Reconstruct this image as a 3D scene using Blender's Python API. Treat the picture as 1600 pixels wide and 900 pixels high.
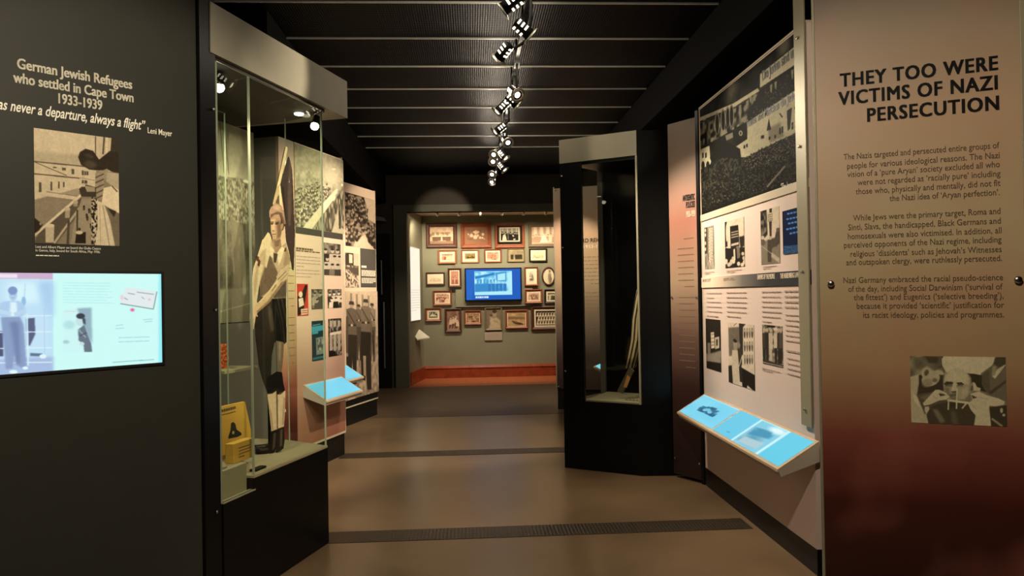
import bpy, bmesh, math, random
import numpy as np
from mathutils import Vector, Matrix

# ------------------------------------------------------------------ camera, world, exposure
SC = bpy.context.scene
for o in list(bpy.data.objects):
    bpy.data.objects.remove(o, do_unlink=True)
COL = SC.collection
FOCAL_PX, EYE = 1150.0, 1.55
YAW, ROLL, PITCH = math.radians(-3.15), 0.0169, 0.0083

def camera_axes():
    F = Vector((0, math.cos(PITCH), math.sin(PITCH)))
    U0 = Vector((0, -math.sin(PITCH), math.cos(PITCH)))
    R0 = Vector((1, 0, 0))
    c, s = math.cos(ROLL), math.sin(ROLL)
    R, U = c * R0 - s * U0, c * U0 + s * R0
    M = Matrix.Rotation(YAW, 3, 'Z')
    return M @ R, M @ U, M @ F

CR, CU, CF = camera_axes()
cam_data = bpy.data.cameras.new('camera')
cam_data.sensor_width = 36.0
cam_data.lens = FOCAL_PX / 1600.0 * 36.0
cam_data.clip_start = 0.05
cam = bpy.data.objects.new('camera', cam_data)
COL.objects.link(cam)
m = Matrix((CR, CU, -CF)).transposed().to_4x4()
m.translation = (0, 0, EYE)
cam.matrix_world = m
SC.camera = cam
world = bpy.data.worlds.new('world')
SC.world = world
world.use_nodes = True
world.node_tree.nodes['Background'].inputs[0].default_value = (1.0, 0.85, 0.65, 1)
world.node_tree.nodes['Background'].inputs[1].default_value = 0.02
vs = SC.view_settings
vs.view_transform = 'Standard'
vs.look = 'None'
vs.exposure = 0.0
vs.gamma = 1.0
vs.use_curve_mapping = False
WARM = (1.0, 0.86, 0.68)

LIGHT_LIST = []

def spot(loc, target, watts, size_deg, blend=0.55, color=WARM, radius=0.03, parent=None):
    d = bpy.data.lights.new('spot_beam', 'SPOT')
    d.energy = watts
    d.color = color
    d.spot_size = math.radians(size_deg)
    d.spot_blend = blend
    d.shadow_soft_size = radius
    o = bpy.data.objects.new('spot_beam', d)
    COL.objects.link(o)
    o.location = loc
    v = Vector(target) - Vector(loc)
    o.rotation_euler = v.to_track_quat('-Z', 'Y').to_euler()
    return o

def glow(loc, watts, color=WARM, radius=0.03):
    d = bpy.data.lights.new('lamp_spill', 'POINT')
    d.energy = watts
    d.color = color
    d.shadow_soft_size = radius
    o = bpy.data.objects.new('lamp_spill', d)
    COL.objects.link(o)
    o.location = loc
    return o

# gallery track spots and a few added fill spots: lamp position, aim point, watts, cone (degrees)
AIMS = [
    ((0.34, 4.10, 3.12), (-1.06, 4.22, 2.90), 150, 30),
    ((0.46, 4.55, 3.12), (1.76, 5.97, 1.8), 62, 34),
    ((0.34, 5.00, 3.12), (-1.50, 6.7, 1.4), 340, 64),
    ((0.46, 5.90, 3.12), (1.86, 5.35, 1.3), 170, 72),
    ((0.46, 6.20, 3.12), (1.86, 4.4, 1.6), 210, 66),
    ((0.34, 6.45, 3.12), (-1.35, 7.0, 2.2), 150, 50),
    ((0.34, 7.20, 3.12), (-0.3, 7.9, 0.0), 170, 56),
    ((0.34, 8.40, 3.12), (-1.45, 9.1, 1.4), 290, 52),
    ((0.34, 8.80, 3.12), (-1.35, 9.5, 2.3), 180, 50),
    ((0.46, 8.60, 3.12), (1.40, 9.65, 1.7), 200, 50),
    ((0.34, 10.5, 3.12), (-0.42, 12.5, 2.92), 150, 26),
    ((0.34, 10.3, 3.12), (-0.4, 11.6, 0.4), 110, 80),
    ((0.40, 3.60, 3.12), (1.30, 6.2, 2.82), 110, 14),
    ((0.35, 1.20, 3.12), (2.20, 3.55, 1.45), 172, 72),  # unseen fill behind the camera, added for the right text panel
    ((0.10, 1.20, 3.12), (-1.60, 3.32, 1.75), 290, 56),  # fill added out of view to light the left text panel
    ((0.34, 3.00, 3.12), (-1.28, 4.72, 1.65), 290, 44),  # spot added to brighten the flag bearer cutout, no head built
    ((0.20, 2.90, 3.12), (-0.25, 3.9, 0.0), 105, 50),
    ((0.20, 4.60, 3.12), (-0.25, 5.9, 0.0), 100, 46),
]
for lo, ai, w, sz in AIMS:
    spot(lo, ai, w, sz)
# rail lamps inside the far picture room
for k in range(6):
    spot((-0.85 + 0.5 * k, 12.72, 3.0), (-0.7 + 0.46 * k, 13.8, 1.70), 112, 92, 0.6, (1.0, 0.82, 0.6))

# ------------------------------------------------------------------ geometry helpers
def ray(px, py):
    return CF + CR * ((px - 800.0) / FOCAL_PX) + CU * ((450.0 - py) / FOCAL_PX)

def on_height(px, py, z):
    d = ray(px, py)
    t = (z - EYE) / d.z
    return Vector((0, 0, EYE)) + d * t

class Frame:
    """a standing plane: x runs left to right for a viewer, y goes away into it, z is up"""
    def __init__(self, ox, oy, deg, oz=0.0):
        self.o = Vector((ox, oy, oz)); self.deg = deg; self.a = math.radians(deg)
        self.X = Vector((math.cos(self.a), math.sin(self.a), 0))
        self.Y = Vector((-math.sin(self.a), math.cos(self.a), 0))
    def at(self, px, py, depth=0.0):
        """where the sight line of a photo point meets the plane, in local x, z"""
        d = ray(px, py)
        p0 = self.o + self.Y * depth
        c = Vector((0, 0, EYE))
        t = (p0 - c).dot(self.Y) / d.dot(self.Y)
        p = c + d * t - self.o
        return p.dot(self.X), p.z
    def w(self, x, y, z):
        return self.o + self.X * x + self.Y * y + Vector((0, 0, z))

def tag(o, label=None, cat=None, group=None, kind=None):
    if label: o['label'] = label
    if cat: o['category'] = cat
    if group: o['group'] = group
    if kind: o['kind'] = kind
    return o

def thing(name, label, cat, fr=None, loc=(0, 0, 0), rotz=0.0, group=None):
    o = bpy.data.objects.new(name, None)
    COL.objects.link(o)
    o.empty_display_size = 0.1
    if fr is not None:
        o.location = fr.o; o.rotation_euler = (0, 0, fr.a)
    else:
        o.location = loc; o.rotation_euler = (0, 0, rotz)
    return tag(o, label, cat, group)

def link_mesh(name, me, mats, parent=None, label=None):
    o = bpy.data.objects.new(name, me)
    COL.objects.link(o)
    if mats is not None:
        for mm in (mats if isinstance(mats, (list, tuple)) else [mats]):
            me.materials.append(mm)
    if parent is not None: o.parent = parent
    if label: o['label'] = label
    return o

def obj(name, bm, mats, parent=None, label=None, smooth=False):
    me = bpy.data.meshes.new(name)
    bm.normal_update()
    bm.to_mesh(me); bm.free()
    if smooth:
        for p in me.polygons: p.use_smooth = True
    return link_mesh(name, me, mats, parent, label)

def struct(name, bm, mats):
    return tag(obj(name, bm, mats), kind='structure')

def add_box(bm, x0, x1, y0, y1, z0, z1, mat=0, bevel=0.0):
    vs_ = [bm.verts.new(p) for p in ((x0, y0, z0), (x1, y0, z0), (x1, y1, z0), (x0, y1, z0),
                                     (x0, y0, z1), (x1, y0, z1), (x1, y1, z1), (x0, y1, z1))]
    fs = []
    for q in ((0, 3, 2, 1), (4, 5, 6, 7), (0, 1, 5, 4), (1, 2, 6, 5), (2, 3, 7, 6), (3, 0, 4, 7)):
        f = bm.faces.new([vs_[i] for i in q]); f.material_index = mat; fs.append(f)
    if bevel > 0:
        es = list({e for f in fs for e in f.edges})
        bmesh.ops.bevel(bm, geom=es, offset=bevel, segments=2, affect='EDGES', profile=0.5)
    return fs

def box(x0, x1, y0, y1, z0, z1, bevel=0.0):
    bm = bmesh.new(); add_box(bm, x0, x1, y0, y1, z0, z1, 0, bevel); return bm

def add_prism(bm, pts, d, mat=0):
    """pts: closed 3D loop; extruded by vector d"""
    d = Vector(d)
    a = [bm.verts.new(p) for p in pts]
    b = [bm.verts.new(Vector(p) + d) for p in pts]
    n = len(pts)
    fs = [bm.faces.new(a[::-1]), bm.faces.new(b)]
    for i in range(n):
        fs.append(bm.faces.new((a[i], a[(i + 1) % n], b[(i + 1) % n], b[i])))
    for f in fs: f.material_index = mat
    bmesh.ops.recalc_face_normals(bm, faces=fs)
    return fs

def add_lathe(bm, prof, origin=(0, 0, 0), axis=(0, 0, 1), seg=20, mat=0, cap=True):
    """prof: list of (radius, distance along axis)"""
    ax = Vector(axis).normalized()
    q = Vector((0, 0, 1)).rotation_difference(ax)
    rings = []
    for r, h in prof:
        ring = []
        for i in range(seg):
            t = 2 * math.pi * i / seg
            v = q @ Vector((r * math.cos(t), r * math.sin(t), h)) + Vector(origin)
            ring.append(bm.verts.new(v))
        rings.append(ring)
    fs = []
    for a, b in zip(rings[:-1], rings[1:]):
        for i in range(seg):
            fs.append(bm.faces.new((a[i], a[(i + 1) % seg], b[(i + 1) % seg], b[i])))
    if cap:
        fs.append(bm.faces.new(rings[0][::-1])); fs.append(bm.faces.new(rings[-1]))
    for f in fs: f.material_index = mat; f.smooth = len(prof) > 3
    return fs

def add_tube(bm, p0, p1, r, seg=12, mat=0):
    p0, p1 = Vector(p0), Vector(p1)
    L = (p1 - p0).length
    return add_lathe(bm, [(r, 0), (r, L)], p0, p1 - p0, seg, mat)

# ------------------------------------------------------------------ materials
def s2l(c):
    c = np.asarray(c, dtype=np.float64)
    return np.where(c <= 0.04045, c / 12.92, ((c + 0.055) / 1.055) ** 2.4)

def rgb(r, g, b):
    return tuple(float(x) for x in s2l(np.array([r, g, b]) / 255.0)) + (1.0,)

def mat(name, col, rough=0.6, metal=0.0, spec=0.4, noise=0.0, scale=8.0, bump=0.0, bscale=200.0, coat=0.0):
    mm = bpy.data.materials.new(name); mm.use_nodes = True
    nt = mm.node_tree; b = nt.nodes['Principled BSDF']
    b.inputs['Base Color'].default_value = col
    b.inputs['Roughness'].default_value = rough
    b.inputs['Metallic'].default_value = metal
    b.inputs['Specular IOR Level'].default_value = spec
    b.inputs['Coat Weight'].default_value = coat
    tc = nt.nodes.new('ShaderNodeTexCoord')
    if noise > 0:
        n = nt.nodes.new('ShaderNodeTexNoise'); n.inputs['Scale'].default_value = scale
        n.inputs['Detail'].default_value = 5
        nt.links.new(tc.outputs['Object'], n.inputs['Vector'])
        r = nt.nodes.new('ShaderNodeValToRGB')
        lo = tuple(c * (1 - noise) for c in col[:3]) + (1,)
        hi = tuple(min(1, c * (1 + noise)) for c in col[:3]) + (1,)
        r.color_ramp.elements[0].position = 0.3; r.color_ramp.elements[0].color = lo
        r.color_ramp.elements[1].position = 0.7; r.color_ramp.elements[1].color = hi
        nt.links.new(n.outputs['Fac'], r.inputs['Fac'])
        nt.links.new(r.outputs['Color'], b.inputs['Base Color'])
    if bump > 0:
        n = nt.nodes.new('ShaderNodeTexNoise'); n.inputs['Scale'].default_value = bscale
        nt.links.new(tc.outputs['Object'], n.inputs['Vector'])
        bp = nt.nodes.new('ShaderNodeBump'); bp.inputs['Strength'].default_value = bump
        bp.inputs['Distance'].default_value = 0.01
        nt.links.new(n.outputs['Fac'], bp.inputs['Height'])
        nt.links.new(bp.outputs['Normal'], b.inputs['Normal'])
    return mm

def ramp_mat(name, stops, axis='Z', lo=0.0, hi=3.0, rough=0.5, blot=0.0, blot_col=(0.6, 0.2, 0.15, 1), spec=0.3):
    """printed panel whose ink runs from one colour to another along an axis (local metres)"""
    mm = bpy.data.materials.new(name); mm.use_nodes = True
    nt = mm.node_tree; b = nt.nodes['Principled BSDF']
    b.inputs['Roughness'].default_value = rough
    b.inputs['Specular IOR Level'].default_value = spec
    tc = nt.nodes.new('ShaderNodeTexCoord')
    sp = nt.nodes.new('ShaderNodeSeparateXYZ')
    nt.links.new(tc.outputs['Object'], sp.inputs[0])
    mr = nt.nodes.new('ShaderNodeMapRange')
    mr.inputs['From Min'].default_value = lo; mr.inputs['From Max'].default_value = hi
    nz = nt.nodes.new('ShaderNodeTexNoise'); nz.inputs['Scale'].default_value = 2.2; nz.inputs['Detail'].default_value = 3
    nt.links.new(tc.outputs['Object'], nz.inputs['Vector'])
    ma = nt.nodes.new('ShaderNodeMath'); ma.operation = 'MULTIPLY_ADD'
    ma.inputs[1].default_value = 0.12
    nt.links.new(nz.outputs['Fac'], ma.inputs[0])
    nt.links.new(sp.outputs[axis], ma.inputs[2])
    nt.links.new(ma.outputs[0], mr.inputs['Value'])
    r = nt.nodes.new('ShaderNodeValToRGB')
    els = r.color_ramp.elements
    els[0].position, els[0].color = stops[0]
    els[1].position, els[1].color = stops[-1]
    for p, c in stops[1:-1]:
        e = els.new(p); e.color = c
    nt.links.new(mr.outputs[0], r.inputs['Fac'])
    last = r.outputs['Color']
    if blot > 0:
        n2 = nt.nodes.new('ShaderNodeTexNoise'); n2.inputs['Scale'].default_value = 1.7; n2.inputs['Detail'].default_value = 2
        nt.links.new(tc.outputs['Object'], n2.inputs['Vector'])
        r2 = nt.nodes.new('ShaderNodeValToRGB')
        r2.color_ramp.elements[0].position = 0.5; r2.color_ramp.elements[0].color = (0, 0, 0, 1)
        r2.color_ramp.elements[1].position = 0.75; r2.color_ramp.elements[1].color = (blot, blot, blot, 1)
        nt.links.new(n2.outputs['Fac'], r2.inputs['Fac'])
        mx = nt.nodes.new('ShaderNodeMix'); mx.data_type = 'RGBA'
        nt.links.new(r2.outputs['Color'], mx.inputs[0])
        nt.links.new(last, mx.inputs[6]); mx.inputs[7].default_value = blot_col
        last = mx.outputs[2]
    nt.links.new(last, b.inputs['Base Color'])
    return mm

def emit_mat(name, col, strength):
    mm = bpy.data.materials.new(name); mm.use_nodes = True
    b = mm.node_tree.nodes['Principled BSDF']
    b.inputs['Base Color'].default_value = (0.02, 0.02, 0.02, 1)
    b.inputs['Emission Color'].default_value = col
    b.inputs['Emission Strength'].default_value = strength
    return mm

def picture_mat(name, rough=0.65, emit=0.0):
    """print or screen coloured by its own mesh colours"""
    mm = bpy.data.materials.new(name); mm.use_nodes = True
    nt = mm.node_tree; b = nt.nodes['Principled BSDF']
    a = nt.nodes.new('ShaderNodeVertexColor'); a.layer_name = 'ink'
    b.inputs['Roughness'].default_value = rough
    b.inputs['Specular IOR Level'].default_value = 0.03
    if emit > 0:
        b.inputs['Base Color'].default_value = (0.01, 0.01, 0.012, 1)
        nt.links.new(a.outputs['Color'], b.inputs['Emission Color'])
        b.inputs['Emission Strength'].default_value = emit
    else:
        nt.links.new(a.outputs['Color'], b.inputs['Base Color'])
    return mm

def glass_mat(name):
    mm = bpy.data.materials.new(name); mm.use_nodes = True
    nt = mm.node_tree; nt.nodes.remove(nt.nodes['Principled BSDF'])
    out = nt.nodes['Material Output']
    tr = nt.nodes.new('ShaderNodeBsdfTransparent'); tr.inputs[0].default_value = (0.93, 0.965, 0.93, 1)
    gl = nt.nodes.new('ShaderNodeBsdfGlossy'); gl.inputs['Roughness'].default_value = 0.015
    fr = nt.nodes.new('ShaderNodeFresnel'); fr.inputs['IOR'].default_value = 1.45
    mx = nt.nodes.new('ShaderNodeMixShader')
    ge = nt.nodes.new('ShaderNodeNewGeometry')
    mt = nt.nodes.new('ShaderNodeMath'); mt.operation = 'SUBTRACT'; mt.inputs[0].default_value = 1.0
    mm2 = nt.nodes.new('ShaderNodeMath'); mm2.operation = 'MULTIPLY'
    nt.links.new(ge.outputs['Backfacing'], mt.inputs[1]); nt.links.new(mt.outputs[0], mm2.inputs[0]); nt.links.new(fr.outputs[0], mm2.inputs[1])
    nt.links.new(mm2.outputs[0], mx.inputs[0]); nt.links.new(tr.outputs[0], mx.inputs[1]); nt.links.new(gl.outputs[0], mx.inputs[2])
    nt.links.new(mx.outputs[0], out.inputs['Surface'])
    return mm

M = {}
M['black'] = mat('black_paint', rgb(16, 15, 14), 0.45, noise=0.1)
M['black_matte'] = mat('black_matte_wall', rgb(11, 10, 9), 0.8, spec=0.1, noise=0.1)
M['case_black'] = mat('black_case_lacquer', rgb(11, 11, 11), 0.32, spec=0.22, noise=0.08)
M['grey_lacquer'] = mat('dark_grey_green_lacquer', rgb(50, 49, 41), 0.5, spec=0.15, noise=0.04)
M['header'] = mat('taupe_header_paint', rgb(146, 140, 118), 0.6, noise=0.04)
M['plinth_grey'] = mat('grey_green_felt', rgb(150, 138, 104), 0.85, noise=0.05, scale=60)
M['case_back'] = mat('case_lining_dark_green', rgb(54, 54, 44), 0.85, noise=0.05)
M['glass'] = glass_mat('clear_glass')
M['glass_edge'] = mat('green_glass_edge', rgb(158, 164, 138), 0.25, spec=0.5)
M['chrome'] = mat('chrome', rgb(210, 205, 195), 0.22, metal=1.0)
M['aluminium'] = mat('champagne_aluminium', rgb(158, 150, 122), 0.5, metal=0.2)
M['lamp_body'] = mat('black_lamp_body', rgb(9, 9, 8), 0.6, spec=0.1)
M['lamp_rim'] = mat('lamp_rim_steel', rgb(185, 180, 165), 0.35, metal=0.8)
M['bulb'] = emit_mat('lit_bulb', (1.0, 0.86, 0.62, 1), 9.0)
M['slit'] = emit_mat('lamp_vent_glow', (1.0, 0.84, 0.6, 1), 5.0)
M['cream_text'] = mat('cream_ink', rgb(250, 244, 220), 0.6)
M['black_text'] = mat('black_ink', rgb(22, 18, 16), 0.6)
M['brown_text'] = mat('brown_ink', rgb(100, 80, 58), 0.7)
M['faint_text'] = mat('faint_brown_ink', rgb(136, 108, 84), 0.7)
M['grey_text'] = mat('grey_ink', rgb(172, 150, 136), 0.7)
M['pale_text'] = mat('pale_ink', rgb(236, 216, 190), 0.7)
M['green_wall'] = mat('sage_wall_paint', rgb(138, 136, 112), 0.75, noise=0.04, scale=3)
M['red_wood'] = mat('red_mahogany', rgb(150, 66, 36), 0.35, noise=0.3, scale=9)
M['console_wood'] = mat('pale_beech_edge', rgb(196, 170, 136), 0.5, noise=0.08, scale=20)
M['console_white'] = mat('console_off_white', rgb(190, 176, 158), 0.5)
M['panel_pink'] = mat('pale_pink_print', rgb(226, 203, 188), 0.5, noise=0.03, scale=2)
M['panel_edge'] = mat('panel_edge_cream', rgb(205, 190, 160), 0.5)
M['white_light'] = emit_mat('lit_white_text_box', (1.0, 0.93, 0.76, 1), 0.95)
M['off_white'] = mat('off_white_card', rgb(214, 208, 190), 0.6)
M['print'] = picture_mat('printed_photograph')
M['screen'] = picture_mat('lit_screen', 0.2, 1.0)
M['orange'] = mat('orange_packet', rgb(205, 96, 40), 0.5, noise=0.35, scale=40)
M['yellow'] = mat('yellow_card', rgb(212, 164, 66), 0.6, noise=0.05)

# ------------------------------------------------------------------ a small painter for printed pictures
class Pic:
    def __init__(self, w, h, quad=None, base=0.5, seed=1):
        self.w, self.h = w, h
        W, H = w * 2, h * 2
        self.W, self.H = W, H
        self.rs = np.random.RandomState(seed)
        u, v = np.meshgrid((np.arange(W) + 0.5) / W, (np.arange(H) + 0.5) / H)
        if quad is None: quad = ((0, 0), (100, 0), (100, 100), (0, 100))
        A, b = [], []
        for (U, V), (x, y) in zip(((0, 0), (1, 0), (1, 1), (0, 1)), quad):
            A.append([U, V, 1, 0, 0, 0, -x * U, -x * V]); b.append(x)
            A.append([0, 0, 0, U, V, 1, -y * U, -y * V]); b.append(y)
        hh = np.linalg.solve(np.array(A, float), np.array(b, float))
        Hm = np.append(hh, 1).reshape(3, 3)
        self.Hi = np.linalg.inv(Hm)
        d = Hm[2, 0] * u + Hm[2, 1] * v + 1
        self.X = (Hm[0, 0] * u + Hm[0, 1] * v + Hm[0, 2]) / d
        self.Y = (Hm[1, 0] * u + Hm[1, 1] * v + Hm[1, 2]) / d
        self.img = np.zeros((H, W, 3)) + np.asarray(base, float)
        self.alpha = np.zeros((H, W))
    def _ix(self, x0, y0, x1, y1, pad=3):
        P = np.array([[x0, x1, x1, x0], [y0, y0, y1, y1], [1, 1, 1, 1]], float)
        q = self.Hi @ P; q = q[:2] / q[2]
        a0 = int(max(0, q[0].min() * self.W - pad)); a1 = int(min(self.W, q[0].max() * self.W + pad + 1))
        b0 = int(max(0, q[1].min() * self.H - pad)); b1 = int(min(self.H, q[1].max() * self.H + pad + 1))
        return slice(b0, max(b0, b1)), slice(a0, max(a0, a1))
    def mask(self, pts, sl=None):
        X, Y = (self.X, self.Y) if sl is None else (self.X[sl], self.Y[sl])
        mk = np.zeros(X.shape, bool)
        n = len(pts)
        for i in range(n):
            x0, y0 = pts[i]; x1, y1 = pts[(i + 1) % n]
            if y0 == y1: continue
            c = ((Y >= y0) != (Y >= y1))
            mk ^= c & (X < (x1 - x0) * (Y - y0) / (y1 - y0) + x0)
        return mk.astype(float)
    def blur_arr(self, a, r):
        r = int(r)
        if r < 1: return a
        k = np.exp(-0.5 * (np.arange(-2 * r, 2 * r + 1) / r) ** 2); k /= k.sum()
        for ax in (0, 1):
            p = np.pad(a, [(2 * r, 2 * r) if i == ax else (0, 0) for i in range(a.ndim)], mode='edge')
            n = a.shape[ax]
            a = sum(kk * np.take(p, np.arange(j, j + n), axis=ax) for j, kk in enumerate(k))
        return a
    def put(self, mk, val, a=1.0, sl=None):
        val = np.asarray(val, float)
        mk = (mk * a)[..., None]
        if sl is None: self.img = self.img * (1 - mk) + val * mk
        else: self.img[sl] = self.img[sl] * (1 - mk) + val * mk
    def poly(self, pts, val, blur=0, a=1.0):
        xs = [p[0] for p in pts]; ys = [p[1] for p in pts]
        sl = self._ix(min(xs), min(ys), max(xs), max(ys), 3 + 4 * blur)
        mk = self.mask(pts, sl)
        if blur: mk = self.blur_arr(mk, blur)
        self.put(mk, val, a, sl)
        self.alpha[sl] = np.maximum(self.alpha[sl], mk * a)
    def ell(self, cx, cy, rx, ry, val, ang=0.0, soft=0.15, a=1.0):
        R = max(rx, ry) * 1.3
        sl = self._ix(cx - R, cy - R, cx + R, cy + R)
        X, Y = self.X[sl] - cx, self.Y[sl] - cy
        c, s = math.cos(math.radians(ang)), math.sin(math.radians(ang))
        d = np.sqrt(((X * c + Y * s) / rx) ** 2 + ((-X * s + Y * c) / ry) ** 2)
        mk = np.clip((1 - d) / max(soft, 1e-3) + 0.5, 0, 1)
        self.put(mk, val, a, sl)
        self.alpha[sl] = np.maximum(self.alpha[sl], mk * a)
    def line(self, pts, width, val, a=1.0):
        for (x0, y0), (x1, y1) in zip(pts[:-1], pts[1:]):
            dx, dy = x1 - x0, y1 - y0
            L = math.hypot(dx, dy) or 1
            nx, ny = -dy / L * width / 2, dx / L * width / 2
            self.poly([(x0 + nx, y0 + ny), (x1 + nx, y1 + ny), (x1 - nx, y1 - ny), (x0 - nx, y0 - ny)], val, 0, a)
    def field(self, nx, ny):
        g = self.rs.rand(ny + 1, nx + 1)
        yy = np.linspace(0, ny - 1e-6, self.H); xx = np.linspace(0, nx - 1e-6, self.W)
        yi, xi = yy.astype(int), xx.astype(int)
        fy, fx = (yy - yi)[:, None], (xx - xi)[None, :]
        fy, fx = fy * fy * (3 - 2 * fy), fx * fx * (3 - 2 * fx)
        a, b = g[yi][:, xi], g[yi][:, xi + 1]
        c, d = g[yi + 1][:, xi], g[yi + 1][:, xi + 1]
        return (a * (1 - fx) + b * fx) * (1 - fy) + (c * (1 - fx) + d * fx) * fy
    def noise(self, pts, nx, ny, lo, hi, contrast=1.0, a=1.0):
        f = np.clip((self.field(nx, ny) - 0.5) * contrast + 0.5, 0, 1)[..., None]
        mk = np.ones((self.H, self.W)) if pts is None else self.mask(pts)
        v = np.asarray(lo, float) * (1 - f) + np.asarray(hi, float) * f
        mk = (mk * a)[..., None]
        self.img = self.img * (1 - mk) + v * mk
    def grain(self, amp=0.04):
        a = min(1.0, amp / 0.03)
        f = (self.field(max(3, self.W // 9), max(3, self.H // 9)) - 0.5) * 0.07 + (self.field(max(3, self.W // 22), max(3, self.H // 22)) - 0.5) * 0.05
        self.img = self.img * (1 + a * f[..., None] * 1.2)
        self.img = self.img + (self.field(self.W // 3, self.H // 3)[..., None] - 0.5) * 2 * amp
    def heads(self, pts, n, size0, size1, dark=0.15, light=0.7, spread=0.25):
        xs = [p[0] for p in pts]; ys = [p[1] for p in pts]
        y0, y1 = min(ys), max(ys)
        P = []
        while len(P) < n:
            x = self.rs.uniform(min(xs), max(xs)); y = self.rs.uniform(y0, y1)
            ins = False
            for i in range(len(pts)):
                (ax, ay), (bx, by) = pts[i], pts[(i + 1) % len(pts)]
                if (ay > y) != (by > y) and x < (bx - ax) * (y - ay) / (by - ay) + ax: ins = not ins
            if ins: P.append((x, y))
        for x, y in sorted(P, key=lambda p: p[1]):
            s = size0 + (size1 - size0) * (y - y0) / (y1 - y0)
            d = dark + self.rs.uniform(-0.5, 1) * spread * 0.4
            self.ell(x, y + s * 1.6, s * 1.15, s * 1.5, d)
            self.ell(x, y, s * 0.62, s * 0.8, light + self.rs.uniform(-1, 0.6) * spread)
    def person(self, x, y, h, body, face=0.7, hair=None, legs=None, wide=1.0):
        s = h / 7.5
        self.poly([(x - 1.05 * s * wide, y + 1.5 * s), (x + 1.05 * s * wide, y + 1.5 * s), (x + 1.25 * s * wide, y + 4.2 * s), (x - 1.25 * s * wide, y + 4.2 * s)], body)
        lg = body if legs is None else legs
        self.poly([(x - 0.95 * s * wide, y + 4 * s), (x - 0.05 * s, y + 4 * s), (x - 0.1 * s, y + 7.4 * s), (x - 0.75 * s, y + 7.4 * s)], lg)
        self.poly([(x + 0.05 * s, y + 4 * s), (x + 0.95 * s * wide, y + 4 * s), (x + 0.75 * s, y + 7.4 * s), (x + 0.1 * s, y + 7.4 * s)], lg)
        self.ell(x, y + 0.55 * s, 0.46 * s, 0.62 * s, face)
        if hair is not None: self.ell(x, y + 0.2 * s, 0.5 * s, 0.34 * s, hair)
    def group(self, x0, x1, y, rows, n, size, pal, face=0.75, dy=None, hair=0.15):
        dy = dy or size * 1.7
        for r in range(rows):
            for i in range(n):
                x = x0 + (x1 - x0) * (i + 0.5 + (0.35 if r % 2 else 0) + self.rs.uniform(-0.15, 0.15)) / n
                yy = y + r * dy + self.rs.uniform(-0.2, 0.2) * size
                b = pal[self.rs.randint(len(pal))]
                self.poly([(x - size * 0.9, yy + size * 0.9), (x + size * 0.9, yy + size * 0.9), (x + size * 1.15, yy + size * 4), (x - size * 1.15, yy + size * 4)], b)
                self.ell(x, yy, size * 0.5, size * 0.68, face)
                self.ell(x, yy - size * 0.45, size * 0.52, size * 0.3, hair)
    def done(self, dark=(20, 18, 16), light=(235, 225, 205), blur=0, tint=True):
        im = self.img
        if blur: im = self.blur_arr(im, blur)
        im = im.reshape(self.h, 2, self.w, 2, 3).mean(axis=(1, 3))
        al = self.alpha.reshape(self.h, 2, self.w, 2).mean(axis=(1, 3))
        im = np.clip(im, 0, 1)
        if tint:
            g = im.mean(axis=2, keepdims=True)
            im2 = np.array(dark) / 255.0 * (1 - g) + np.array(light) / 255.0 * g
            im = im2 + (im - g)
        return s2l(np.clip(im, 0, 1)), al

def colour_mesh(me, cols):
    at = me.attributes.new('ink', 'FLOAT_COLOR', 'POINT')
    at.data.foreach_set('color', np.ascontiguousarray(cols, dtype=np.float32).ravel())

def picture(name, pic, quad, parent, y=-0.002, thick=0.002, material=None, label=None, done=None):
    """printed sheet or screen image: quad = four local (x, z) corners TL, TR, BR, BL on the plane y; real thickness behind"""
    cols, _ = done if done is not None else pic.done()
    h, w = cols.shape[:2]
    (ax, az), (bx, bz), (cx, cz), (dx, dz) = quad
    u, v = np.meshgrid(np.linspace(0, 1, w), np.linspace(0, 1, h))
    px = (ax * (1 - u) + bx * u) * (1 - v) + (dx * (1 - u) + cx * u) * v
    pz = (az * (1 - u) + bz * u) * (1 - v) + (dz * (1 - u) + cz * u) * v
    if callable(y): py = y(px, pz)
    else: py = np.full_like(px, y)
    n = w * h
    co = np.stack([px, py, pz], -1).reshape(-1, 3)
    idx = np.arange(n).reshape(h, w)
    f = np.stack([idx[:-1, :-1], idx[1:, :-1], idx[1:, 1:], idx[:-1, 1:]], -1).reshape(-1, 4)
    ring = np.concatenate([idx[0, :], idx[1:, -1], idx[-1, -2::-1], idx[-2:0:-1, 0]])
    bco = co[ring] + np.array([0, thick, 0])
    m_ = len(ring)
    bi = n + np.arange(m_)
    nxt = np.roll(np.arange(m_), -1)
    side = np.stack([ring, ring[nxt], bi[nxt], bi], -1)
    c4 = np.concatenate([cols.reshape(-1, 3), np.ones((n, 1))], 1)
    c4 = np.concatenate([c4, c4[ring]], 0)
    me = bpy.data.meshes.new(name)
    verts = np.concatenate([co, bco], 0)
    faces = [tuple(int(i) for i in q) for q in np.concatenate([f, side], 0)] + [tuple(int(i) for i in bi)]
    me.from_pydata(verts.tolist(), [], faces)
    colour_mesh(me, c4)
    me.update()
    return link_mesh(name, me, material or M['print'], parent, label)

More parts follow.
